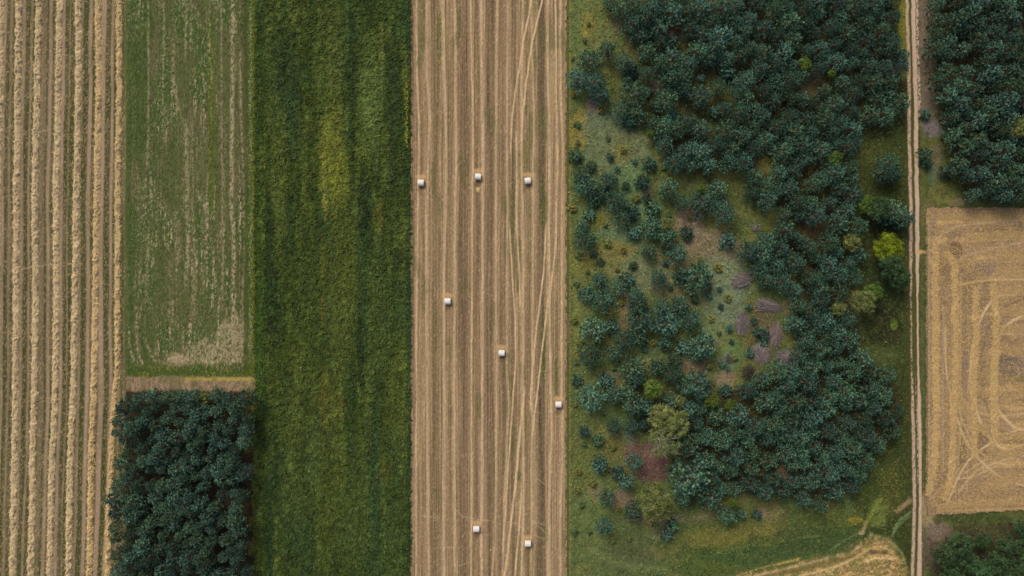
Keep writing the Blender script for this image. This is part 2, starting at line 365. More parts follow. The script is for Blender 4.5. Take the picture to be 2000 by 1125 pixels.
struct(sheet('stubble_field', 800, 1107, -160, 1285, 0.9, 1.7, col_D, lambda X, Y: (fbm(X / 2, Y / 7, 48, 2) - .5) * .12, mat=M_STUB, z=0.004))

# ---- meadow, clearing and forest floor
HEAD = [(1380, 1150), (1440, 1126), (1500, 1112), (1560, 1098), (1620, 1086), (1665, 1072), (1690, 1054), (1715, 1050), (1742, 1060), (1760, 1082), (1766, 1110), (1768, 1300), (1380, 1300)]
DENSE = [(1430, -60), (1725, -60), (1748, 50), (1760, 110), (1762, 160), (1770, 210), (1742, 240), (1705, 250), (1672, 268), (1660, 300), (1680, 360), (1674, 430), (1688, 490), (1672, 530), (1662, 580),
         (1680, 640), (1690, 700), (1730, 726), (1758, 765), (1760, 820), (1745, 852), (1705, 880), (1690, 930), (1665, 960), (1605, 986), (1570, 990), (1540, 968), (1500, 970), (1440, 960), (1395, 965),
         (1360, 900), (1345, 860), (1350, 800), (1390, 770), (1440, 762), (1480, 745), (1530, 722), (1570, 690), (1548, 650), (1556, 600), (1540, 560), (1500, 572), (1472, 540), (1458, 500), (1482, 465),
         (1500, 430), (1470, 395), (1465, 370), (1475, 340), (1420, 318), (1340, 326), (1305, 310), (1290, 272), (1340, 262), (1392, 250), (1440, 200), (1428, 120)]
def polydist(X, Y, poly):
    d = seg(X, Y, poly + [poly[0]]); r = np.zeros(X.shape, bool); j = len(poly) - 1
    for i in range(len(poly)):
        xi, yi = poly[i]; xj, yj = poly[j]
        if yi != yj: r ^= ((yi > Y) != (yj > Y)) & (X < (xj - xi) * (Y - yi) / (yj - yi) + xi)
        j = i
    return np.where(r, -d, d)
E_PATCH = [(1145, 60, 45, 120, (106, 118, 58), .7), (1130, 420, 22, 260, (98, 110, 56), .5), (1200, 290, 70, 60, (104, 120, 80), .7), (1225, 440, 60, 60, (104, 120, 80), .6), (1410, 560, 60, 90, (110, 124, 86), .6), (1250, 540, 60, 50, (106, 116, 78), .6), (1150, 800, 30, 200, (94, 106, 54), .5), (1160, 1000, 50, 120, (96, 108, 56), .6), (1150, 25, 45, 80, (104, 116, 60), .8), (1148, 50, 18, 26, (150, 138, 58), .7), (1120, 90, 14, 80, (98, 112, 56), .7), (1210, 40, 20, 25, (120, 104, 84), .5), (1180, 65, 30, 40, (108, 108, 58), .5),
           (1133, 255, 22, 40, (156, 132, 56), .85), (1158, 205, 16, 22, (118, 100, 92), .7), (1180, 250, 45, 35, (106, 118, 84), .8), (1215, 280, 60, 40, (112, 116, 76), .8), (1200, 300, 50, 60, (104, 114, 74), .7), (1236, 360, 34, 45, (98, 124, 74), .8),
           (1212, 300, 20, 20, (140, 126, 56), .5), (1250, 420, 40, 30, (96, 122, 74), .8), (1212, 455, 45, 22, (100, 120, 78), .8), (1200, 492, 45, 24, (140, 124, 58), .8), (1140, 515, 26, 30, (142, 132, 56), .85), (1168, 430, 20, 16, (136, 132, 48), .6), (1190, 515, 30, 30, (120, 116, 64), .6),
           (1265, 530, 60, 34, (112, 118, 78), .7), (1265, 375, 12, 12, (146, 112, 92), .7), (1345, 435, 34, 34, (150, 120, 100), .8), (1380, 470, 50, 34, (142, 118, 94), .8), (1425, 490, 40, 30, (136, 120, 94), .8), (1320, 500, 40, 34, (128, 112, 82), .7),
           (1420, 540, 46, 40, (116, 124, 88), .8), (1420, 600, 40, 50, (110, 122, 88), .8), (1400, 650, 30, 30, (112, 124, 76), .7), (1430, 690, 24, 36, (98, 124, 66), .7), (1310, 560, 50, 26, (132, 116, 84), .5), (1218, 610, 12, 60, (142, 118, 86), .6), (1140, 580, 20, 200, (104, 110, 58), .6),
           (1265, 690, 50, 24, (92, 106, 62), .7), (1350, 712, 40, 22, (128, 102, 84), .7), (1420, 742, 26, 18, (156, 124, 98), .7), (1195, 740, 26, 16, (136, 114, 92), .6), (1125, 610, 8, 120, (118, 124, 60), .6), (1420, 705, 16, 20, (122, 110, 104), .4),
           (1255, 895, 44, 40, (112, 84, 72), .9), (1275, 915, 34, 30, (104, 74, 66), .8), (1216, 975, 26, 20, (136, 108, 92), .8), (1225, 858, 20, 12, (110, 116, 90), .5), (1290, 1015, 60, 10, (124, 106, 90), .6), (1200, 870, 22, 30, (116, 106, 52), .5),
           (1140, 900, 30, 80, (96, 104, 48), .6), (1160, 960, 20, 20, (140, 118, 84), .6), (1150, 1040, 40, 60, (94, 108, 54), .7), (1290, 1040, 30, 16, (132, 118, 86), .5), (1375, 1010, 30, 12, (120, 108, 78), .5), (1400, 1050, 70, 22, (120, 112, 50), .6), (1230, 1080, 70, 30, (82, 86, 54), .5),
           (1510, 1010, 30, 26, (132, 112, 66), .7), (1500, 1040, 60, 20, (118, 108, 50), .6), (1560, 1030, 60, 30, (74, 86, 40), .5), (1640, 1020, 60, 26, (80, 92, 38), .5), (1670, 1015, 14, 6, (172, 160, 28), .8), (1700, 940, 40, 60, (66, 78, 32), .7), (1740, 960, 26, 60, (82, 84, 34), .6), (1715, 1000, 20, 30, (112, 122, 52), .6),
           (1600, 1060, 140, 30, (62, 80, 40), .7), (1450, 1085, 100, 20, (64, 84, 42), .7), (1765, 60, 10, 90, (122, 118, 40), .8), (1760, 225, 16, 20, (70, 74, 34), .6), (1700, 290, 36, 40, (72, 78, 36), .6), (1720, 440, 40, 40, (46, 48, 25), .7), (1720, 560, 40, 60, (48, 58, 28), .6), (1730, 640, 36, 50, (46, 48, 24), .8),
           (1745, 635, 8, 12, (110, 130, 40), .6), (1720, 695, 44, 24, (82, 92, 44), .6), (1584, 170, 26, 30, (102, 86, 60), .6), (1340, 205, 30, 26, (70, 66, 36), .6), (1430, 190, 26, 26, (102, 104, 44), .6), (1318, 62, 26, 16, (96, 74, 58), .8), (1282, 166, 18, 14, (92, 84, 72), .7), (1235, 100, 18, 30, (108, 104, 56), .6), (1215, 150, 30, 40, (84, 90, 42), .5), (1385, 135, 30, 20, (92, 88, 54), .6),
           (1498, 325, 30, 22, (116, 112, 56), .8), (1510, 432, 24, 26, (110, 112, 52), .8), (1590, 446, 30, 26, (86, 70, 46), .7), (1380, 345, 70, 18, (86, 88, 40), .7), (1440, 370, 24, 80, (84, 88, 42), .6), (1340, 360, 20, 16, (98, 104, 54), .6), (1530, 925, 20, 16, (112, 86, 66), .8), (1490, 1000, 14, 10, (136, 106, 96), .6), (1545, 540, 14, 14, (130, 116, 66), .6), (1540, 600, 14, 16, (132, 110, 78), .6), (1490, 640, 30, 60, (98, 84, 60), .6), (1480, 680, 30, 40, (96, 88, 58), .5)]
VERGE = [(1812, 60, 26, 130, (122, 104, 84), .8), (1816, 190, 22, 60, (124, 106, 86), .8), (1820, 250, 20, 20, (122, 110, 112), .7), (1826, 320, 16, 40, (116, 104, 82), .6), (1812, 300, 14, 30, (92, 92, 42), .6), (1820, 345, 10, 26, (84, 108, 70), .7), (1835, 380, 40, 24, (104, 102, 48), .7), (1870, 395, 20, 8, (136, 112, 80), .7),
         (1810, 700, 6, 400, (74, 90, 40), .8), (1812, 420, 14, 30, (128, 112, 70), .6), (1830, 1035, 30, 30, (124, 102, 88), .7), (1810, 1010, 20, 20, (176, 150, 102), .8), (1900, 1012, 100, 12, (64, 78, 36), .7), (1820, 1080, 30, 30, (98, 80, 66), .7), (1806, 985, 10, 24, (178, 146, 104), .8)]
TL = [(1771, -160), (1771.5, 0), (1775.5, 150), (1776, 270), (1779, 400), (1779, 500), (1780, 700), (1783, 800), (1785, 900), (1786, 1000), (1782, 1125), (1778, 1285)]
TR = [(1783, -160), (1783.5, 0), (1785.5, 100), (1789, 200), (1789.5, 300), (1791.5, 400), (1791.7, 500), (1793, 700), (1795.5, 800), (1798, 900), (1799, 1000), (1795.5, 1125), (1791, 1285)]
def col_E(X, Y):
    n1 = fbm(X / 30, Y / 30, 51); n2 = fbm(X / 9, Y / 9, 52, 3); sp = fbm(X / 2.2, Y / 2.2, 53, 3)
    c = base(X, L(84, 94, 52))
    c = mix(c, L(108, 103, 60), ss(.52, .68, n1) * .6); c = mix(c, L(78, 92, 54), (1 - ss(.38, .5, n1)) * .7)
    c = mix(c, L(72, 86, 40), ss(985, 1040, Y) * ss(1250, 1400, X) * .8)
    c = mix(c, L(54, 61, 29), ss(1655, 1690, X) * .9)
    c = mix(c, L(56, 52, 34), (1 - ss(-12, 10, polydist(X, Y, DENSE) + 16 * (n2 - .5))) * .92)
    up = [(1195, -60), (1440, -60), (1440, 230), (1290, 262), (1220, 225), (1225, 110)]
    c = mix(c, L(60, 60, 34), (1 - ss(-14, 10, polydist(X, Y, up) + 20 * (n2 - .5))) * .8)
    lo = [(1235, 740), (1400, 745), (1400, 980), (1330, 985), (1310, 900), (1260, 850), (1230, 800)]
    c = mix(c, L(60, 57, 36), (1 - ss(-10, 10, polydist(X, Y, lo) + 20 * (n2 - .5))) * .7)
    c = mix(c, L(92, 96, 52), ss(1795, 1800, X) * .7)
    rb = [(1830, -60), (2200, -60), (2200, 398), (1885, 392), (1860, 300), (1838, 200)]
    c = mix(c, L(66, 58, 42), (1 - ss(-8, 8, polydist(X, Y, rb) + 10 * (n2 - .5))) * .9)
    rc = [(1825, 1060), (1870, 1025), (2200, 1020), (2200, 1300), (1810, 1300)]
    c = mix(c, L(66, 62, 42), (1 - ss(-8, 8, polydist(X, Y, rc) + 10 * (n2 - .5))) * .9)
    for cx, cy, rx, ry, col, s in E_PATCH + VERGE:
        if True:
            k_ = np.array(col, float); k_ = k_ * .86 + k_.mean() * .14; c = mix(c, L(*k_), ell(X, Y, cx, cy, rx, ry, n2 * .6 + n1 * .4, 1.7) * min(1, s * 1.1) * (1 if col[0] < 128 else .75))
    c = c * (.46 + 1.06 * (.45 * n2 + .55 * sp))[..., None]
    c = mix(c, L(120, 116, 66), ss(.6, .74, sp) * .35)
    # edge of the stubble: rough margin with a faint yellow line
    c = mix(c, L(88, 84, 48), (1 - ss(1110, 1114, X + 2 * (n1 - .5))) * .85)
    c = mix(c, L(136, 126, 62), band(X, 1113.5 + 2 * (n1 - .5), 2.2, 2) * .7)
    c = mix(c, L(130, 98, 82), ell(X, Y, 1108, 645, 4, 30, sp) * .5)
    # turning strip at the lower edge
    pd = polydist(X, Y, HEAD) + 26 * (n2 - .5) + 14 * (n1 - .5)
    h = mix(base(X, L(176, 146, 92)), L(132, 106, 70), ss(.46, .64, fbm(X / 6, Y / 4, 54, 3))); h = mix(h, L(104, 104, 54), ss(.48, .64, fbm(X / 16, Y / 9, 56, 3)) * .7)
    h = mix(h, L(204, 172, 112), ss(.58, .7, sp) * .6)
    for pts, wd, col, s in (([(1430, 1134), (1560, 1104), (1650, 1080), (1680, 1066)], 5, (200, 168, 118), .8), ([(1470, 1132), (1600, 1104), (1672, 1084), (1684, 1066)], 8, (108, 94, 56), .75), ([(1560, 1126), (1640, 1104), (1680, 1082)], 5, (196, 166, 112), .8),
                            ([(1690, 1098), (1712, 1090), (1745, 1092)], 4, (208, 178, 122), .8), ([(1690, 1076), (1712, 1068), (1738, 1074), (1756, 1100)], 4, (196, 164, 106), .6), ([(1700, 1078), (1732, 1080)], 7, (92, 72, 52), .8), ([(1712, 1112), (1735, 1108), (1750, 1126)], 4, (120, 100, 62), .7), ([(1660, 1130), (1700, 1110)], 5, (130, 112, 66), .6)):
        h = mix(h, L(*col), line(X, Y, pts, wd, wd * .7) * s * (.6 + .7 * sp))
    c = mix(c, h * (.78 + .44 * sp)[..., None], 1 - ss(-14, 10, pd))
    for pts, wd, col, s in (([(1692, 1020), (1688, 1032), (1681, 1042)], 6, (190, 160, 112), .6), ([(1681, 1040), (1685, 1041)], 6, (206, 172, 126), .7), ([(1680, 1040), (1650, 1055), (1622, 1074)], 3, (112, 124, 82), .7), ([(1681, 1058), (1684, 1078), (1672, 1090)], 4, (172, 148, 92), .8), ([(1700, 1040), (1700, 1052)], 3, (150, 140, 84), .7),
                            ([(1702, 1044), (1730, 1052), (1758, 1076), (1768, 1100)], 5, (140, 140, 90), .6), ([(1745, 1040), (1756, 1018), (1778, 1000)], 5, (116, 130, 86), .7), ([(1740, 1052), (1752, 1030), (1776, 1008)], 4, (112, 126, 80), .6), ([(1752, 998), (1762, 990), (1778, 978)], 9, (176, 146, 104), .6), ([(1694, 1018), (1706, 998), (1716, 976)], 6, (124, 132, 58), .7),
                            ([(1440, 1124), (1492, 1108), (1560, 1092)], 3, (168, 142, 88), .7), ([(1520, 1102), (1560, 1092)], 5, (172, 148, 86), .6), ([(1150, 1068), (1190, 1092), (1240, 1108), (1300, 1112)], 16, (112, 118, 72), .5), ([(1110, 1060), (1150, 1070)], 6, (92, 86, 54), .4), ([(1560, 1050), (1600, 1046)], 3, (112, 120, 66), .6), ([(1400, 1078), (1460, 1066)], 4, (104, 114, 62), .5)):
        c = mix(c, L(*col), line(X, Y, pts, wd, wd * .8) * s * (.5 + .8 * sp))
    return c
def hgt_E(X, Y): return (fbm(X / 12, Y / 12, 55, 3) - .5) * .35
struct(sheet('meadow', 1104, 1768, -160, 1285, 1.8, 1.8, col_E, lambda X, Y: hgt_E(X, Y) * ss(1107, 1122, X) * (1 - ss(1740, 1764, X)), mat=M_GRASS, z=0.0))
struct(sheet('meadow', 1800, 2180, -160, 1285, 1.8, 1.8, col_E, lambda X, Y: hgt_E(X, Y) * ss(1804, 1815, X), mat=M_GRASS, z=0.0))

# ---- farm track, two worn ruts with a grassy middle
def col_F(X, Y):
    c = col_E(X, Y); sp = fbm(X / 1.6, Y / 2.6, 61, 3); n = fbm(X / 8, Y / 30, 62)
    thin = 1 - .55 * yr(Y, 540, 770, 60)
    l = curve(Y, TL); r = curve(Y, TR)
    wob = (fbm(Y / 12, X * 0 + 3, 63) - .5) * 2.6
    c = mix(c, L(84, 80, 40), ss(l - 8, l, X) * (1 - ss(r, r + 9, X)) * .75)
    c = c * (.75 + .5 * sp)[..., None]
    c = mix(c, L(196, 170, 146), band(X, r + 7, 5, 3) * (1 - ss(200, 260, Y)) * ss(.42, .55, sp))
    c = mix(c, L(190, 166, 134), band(X, r - 5.5, 2, 2) * ss(700, 800, Y) * (1 - ss(930, 960, Y)) * ss(.4, .6, sp))
    c = mix(c, L(184, 158, 132) * (.74 + .5 * sp)[..., None], band(X, l + wob, 6.0 * thin, 3) * ss(.34, .52, sp + .25 * thin - .12 + .2 * (n - .5)))
    c = mix(c, L(192, 165, 141) * (.78 + .44 * sp)[..., None], band(X, r + wob * .8, 7.6 * thin * (.8 + .4 * n) + 1.5 * ss(950, 1050, Y), 2.4))
    c = mix(c, L(196, 158, 104), ell(X, Y, 1799, 492, 12, 4, sp) * .9)
    return c
def hgt_F(X, Y):
    return -.07 * band(X, curve(Y, TL), 6, 5) - .07 * band(X, curve(Y, TR), 7, 5) + (fbm(X / 3, Y / 3, 64, 2) - .5) * .07
struct(sheet('dirt_track', 1760, 1808, -160, 1285, 0.9, 1.6, col_F, hgt_F, mat=M_SOIL, z=0.012))

# ---- harvested field on the right
def col_G(X, Y):
    n2 = fbm(X / 9, Y / 9, 71, 3); sp = fbm(X / 2, Y / 2, 72, 3); n1 = fbm(X / 40, Y / 25, 73)
    vert = np.maximum(1 - ss(1868, 1960, X + 30 * (n2 - .5) + .0 * Y), 0) * ss(480, 560, Y + 40 * (n2 - .5))
    fh = fbm(X / 60, Y / 1.6, 74, 3); fv = fbm(X / 1.6, Y / 60, 75, 3)
    f = fh * (1 - vert) + fv * vert
    c = base(X, L(152, 126, 93))
    bh = .5 + .5 * np.sin((Y + (X - 1900) * .06 + 5 * (n1 - .5)) * 2 * np.pi / 37 - 2.2)
    c = mix(c, L(146, 120, 86), (1 - ss(.25, .7, bh)) * (1 - vert) * .75)
    c = mix(c, L(182, 150, 100), ss(.62, .9, bh) * (1 - vert) * .8)
    c = mix(c, L(136, 112, 80), vert * .7)
    c = mix(c, L(118, 98, 70), ss(.5, .68, n1) * .5)
    c = c * (.66 + .68 * f)[..., None] * (.8 + .4 * sp)[..., None]
    for cx, cy, rx, ry, col, s in ((1865, 490, 14, 20, (104, 80, 58), .8), (1842, 515, 9, 18, (124, 96, 68), .7), (1862, 460, 16, 8, (110, 92, 76), .6), (1822, 440, 8, 16, (118, 100, 88), .6), (1975, 715, 40, 20, (108, 94, 82), .7), (1965, 700, 24, 8, (88, 80, 76), .5), (1985, 740, 26, 8, (122, 112, 60), .5),
                                   (1915, 860, 16, 24, (124, 98, 74), .8), (1882, 885, 8, 50, (112, 92, 70), .7), (1905, 845, 12, 14, (116, 90, 70), .7), (1890, 940, 30, 30, (142, 116, 88), .6), (1975, 862, 24, 6, (124, 98, 68), .6), (1920, 640, 16, 60, (136, 112, 90), .6), (1885, 700, 6, 90, (128, 104, 88), .6), (1920, 520, 26, 8, (132, 110, 96), .5), (1930, 530, 12, 6, (118, 102, 98), .6), (1960, 838, 40, 10, (140, 116, 92), .6)):
        c = mix(c, L(*col), ell(X, Y, cx, cy, rx, ry, n2, .9) * s)
    for pts, wd, col, s in (([(1990, 560), (1935, 590), (1905, 650), (1895, 740), (1912, 820), (1950, 870), (2010, 892)], 5, (204, 176, 132), 1.1), ([(2010, 610), (1960, 640), (1938, 700), (1940, 780), (1975, 830), (2010, 842)], 5, (204, 176, 130), 1.0), ([(2010, 580), (1945, 612), (1918, 690), (1922, 780), (1958, 845), (2010, 866)], 4, (120, 97, 72), .9), ([(2010, 655), (1975, 670), (1960, 710), (1968, 770), (2010, 800)], 4, (126, 102, 76), .7), ([(1845, 640), (1850, 740), (1885, 860), (1950, 930), (2010, 950)], 4, (202, 172, 126), .9), ([(1850, 980), (1890, 900), (1960, 850), (2010, 835)], 4, (206, 178, 134), .9), ([(1860, 700), (1872, 800), (1910, 880), (1970, 910)], 3, (196, 166, 120), .7), ([(1814, 440), (1813, 600), (1814, 900), (1812, 960)], 4, (172, 142, 112), .8), ([(1842, 600), (1840, 800), (1842, 920)], 4, (170, 142, 116), .8), ([(1852, 560), (1852, 880)], 5, (150, 122, 94), .6), ([(1876, 540), (1875, 760), (1874, 860), (1862, 960)], 3, (186, 152, 106), .7), ([(1890, 740), (1888, 960)], 3, (178, 148, 112), .7),
                            ([(1872, 960), (1905, 920), (1940, 905), (2010, 880)], 4, (196, 166, 122), .7), ([(1870, 935), (1900, 930), (1945, 910)], 3, (200, 172, 128), .7), ([(1880, 925), (1930, 895), (1990, 870)], 3, (198, 168, 120), .6), ([(1880, 780), (1900, 800), (1940, 812), (2010, 806)], 5, (202, 168, 110), .7), ([(1815, 975), (1850, 940), (1880, 905)], 3, (190, 158, 112), .6),
                            ([(1820, 470), (1850, 452), (1880, 440), (2010, 428)], 4, (184, 156, 128), .6), ([(1870, 510), (1900, 495), (2010, 470)], 4, (184, 156, 124), .6), ([(1850, 992), (2010, 980)], 5, (156, 124, 90), .7), ([(1880, 555), (1920, 548), (2010, 545)], 4, (202, 168, 112), .7), ([(1810, 409), (2150, 406)], 4, (140, 108, 84), .8), ([(1830, 998), (2150, 986)], 4, (186, 150, 100), .7)):
        c = mix(c, L(*col), line(X, Y, pts, wd, wd * .8) * s * (.55 + .6 * sp))
    c = mix(c, L(112, 98, 72), (1 - ss(1811, 1813, X + 2 * (n2 - .5))) * .7 * ss(430, 470, Y))
    c = mix(c, L(206, 174, 118), ss(.62, .74, sp) * .5)
    return c
def keep_G(X, Y):
    n = fbm(X / 8, Y / 8, 76, 2) - .5
    top = 405 + 5 * n + np.where(X < 1850, (1850 - X) * .35 * 0, 0)
    bot = 1006 - (X - 1820) * .055 + 6 * n
    return (Y > top) & (Y < bot) & (X > 1807 + 6 * n)
struct(sheet('stubble_field', 1804, 2180, 396, 1012, 1.2, 1.2, col_G, lambda X, Y: (fbm(X / 3, Y / 3, 77, 2) - .5) * .1, keep_G, mat=M_STUB, z=0.19))

# ================================================================== LOOSE COVER (nobody could count it)
rng = np.random.default_rng(7)
def scatter_straw(name, label, x0, x1, y0, y1, n, prob, length, width, axis, spread, col, z=0.05):
    X = rng.uniform(x0, x1, n); Y = rng.uniform(y0, y1, n)
    k = rng.random(n) < prob(X, Y); X = X[k]; Y = Y[k]; n = len(X)
    a = axis + rng.normal(0, spread, n); ln = length * rng.uniform(.5, 1.3, n)
    U = np.stack([np.cos(a) * ln, np.sin(a) * ln, rng.normal(0, .05, n)], -1) * .5
    W = np.stack([-np.sin(a), np.cos(a), np.zeros(n)], -1) * width * .5
    P = np.stack([wx(X), wy(Y), z + rng.uniform(0, .05, n)], -1)
    K = np.asarray(col)[None] * rng.uniform(.7, 1.15, (n, 1))
    V, F, K = quads(P, U, W, K)
    return stuff(mesh_np(name, V, F, K, M_STRAW), label, 'straw')
scatter_straw('loose_straw', 'pale loose straw lying along the stubble rows between the bales', 802, 1104, -60, 1185, 9000, lambda X, Y: .25 + .75 * ss(.45, .6, fbm(X / 10, Y / 60, 81)), .24, .04, math.pi / 2, .4, L(166, 139, 104))
scatter_straw('loose_straw', 'short straw litter on the striped ground between the left windrows', -60, 240, -60, 1185, 36000, lambda X, Y: .3 + .7 * ss(.45, .6, fbm(X / 10, Y / 60, 82)), .24, .05, math.pi / 2, .6, L(170, 142, 100))
scatter_straw('straw_residue', 'bleached straw residue streaking the thin green field', 256, 476, -60, 725, 14000, lambda X, Y: .12 + .88 * ss(.52, .68, fbm(X / 3.5, Y / 70, 83)) * ss(0, 300, Y), .22, .055, math.pi / 2, .6, L(160, 144, 110), .08)
scatter_straw('loose_straw', 'tangled straw litter over the harvested field beside the dirt track', 1816, 2060, 412, 985, 14000, lambda X, Y: .2 + .8 * ss(.42, .6, fbm(X / 14, Y / 14, 84)), .4, .06, 0.0, 1.2, L(206, 172, 110), .25)

def leafy(name, label, cat, X, Y, Z, size, col, up=.55, mat=None):
    n = len(X)
    P = np.stack([wx(X), wy(Y), Z], -1)
    a = rng.uniform(0, 2 * np.pi, n); el = rng.uniform(.05, 1.1, n) * up
    D = np.stack([np.cos(a) * np.cos(el), np.sin(a) * np.cos(el), np.sin(el)], -1) * size[:, None]
    W = np.stack([-np.sin(a), np.cos(a), rng.normal(0, .25, n)], -1) * (size * rng.uniform(.16, .3, n))[:, None]
    V, F, K = blades(P, D, W, col)
    return stuff(mesh_np(name, V, F, K, mat or M_LEAF), label, cat)
n = 95000
X = rng.uniform(497, 802, n); Y = rng.uniform(-60, 1190, n)
K = col_C(X, Y) * rng.uniform(.65, 1.4, (n, 1)); K[:, 0] *= rng.uniform(.9, 1.2, n)
leafy('crop_leaves', 'dense leafy tops of the dark green crop strip', 'crop', X, Y, hgt_C(X, Y) - .03, rng.uniform(.28, .7, n), K, .7)
n = 80000
X = rng.uniform(1108, 1766, n); Y = rng.uniform(-40, 1170, n)
k = (vn(X / 14, Y / 14, 91) + rng.random(n) * .8 > .75) & (polydist(X, Y, HEAD) > 2); X = X[k]; Y = Y[k]; n = len(X)
K = col_E(X, Y) * rng.uniform(.6, 1.8, (n, 1)); K[:, 1] *= rng.uniform(1.0, 1.2, n)
leafy('meadow_grass', 'rough grass and weeds of the clearing and wood floor', 'grass', X, Y, hgt_E(X, Y) * ss(1107, 1122, X) * (1 - ss(1740, 1764, X)), rng.uniform(.25, .55, n), K, .9)
n = 14000
X = rng.uniform(1801, 2060, n); Y = rng.uniform(-40, 1170, n)
k = ~((Y > 398) & (Y < 1008) & (X > 1808)); X = X[k]; Y = Y[k]; n = len(X)
K = col_E(X, Y) * rng.uniform(.75, 1.5, (n, 1))
leafy('verge_grass', 'grass and herbs on the verge right of the dirt track', 'grass', X, Y, hgt_E(X, Y) * ss(1804, 1815, X), rng.uniform(.25, .5, n), K, .9)
n = 16000
X = np.concatenate([rng.normal(478, 6, n // 3), rng.uniform(248, 494, n // 3), rng.uniform(248, 494, n // 3)]); Y = rng.uniform(-40, 730, len(X))
k = (X > 247) & (X < 498); X = X[k]; Y = Y[k]
K = col_B(X, Y) * rng.uniform(.8, 1.4, (len(X), 1))
leafy('field_grass', 'short green growth of the thin field and its margins', 'grass', X, Y, X * 0 + .05, rng.uniform(.16, .3, len(X)), K, .8)
# yellow flowering weeds and pale umbels, in drifts
n = 3600
sp_ = [(1148, 50, 14, 20), (1130, 250, 14, 30), (1200, 490, 30, 16), (1140, 515, 16, 18), (1170, 430, 14, 10), (1213, 290, 14, 14), (1400, 1050, 50, 16), (1500, 1040, 45, 16), (1670, 1016, 8, 4), (1740, 960, 20, 40), (1125, 620, 6, 80), (1764, 60, 5, 60), (1140, 900, 20, 40), (1640, 1000, 30, 14), (1176, 20, 16, 14), (1200, 870, 16, 20), (1380, 490, 24, 20), (1450, 660, 10, 14)]
XX = []; YY = []
for i in range(n):
    c = sp_[i % len(sp_)]; XX.append(rng.normal(c[0], c[2])); YY.append(rng.normal(c[1], c[3]))
X = np.array(XX); Y = np.array(YY); k = (X > 1112) & (X < 1766); X = X[k]; Y = Y[k]
K = L(150, 138, 62)[None] * rng.uniform(.4, 1.1, (len(X), 1))
leafy('flowering_weeds', 'drifts of yellow flowering weeds in the clearing', 'weeds', X, Y, X * 0 + .22, rng.uniform(.18, .34, len(X)), K, .4)
n = 900
X = np.concatenate([rng.normal(491, 2.2, n), rng.normal(795, 1.6, n // 3)]); Y = np.concatenate([rng.choice([40, 75, 160, 215, 290, 450, 520, 620, 660], n) + rng.normal(0, 28, n), rng.uniform(130, 290, n // 3)])
K = np.where(np.arange(len(X))[:, None] < n, L(165, 170, 120)[None], L(170, 165, 50)[None]) * rng.uniform(.5, 1.1, (len(X), 1))
leafy('wild_flowers', 'pale wild flowers edging the dark crop strip', 'weeds', X, Y, X * 0 + .55, rng.uniform(.14, .3, len(X)), K, .4)

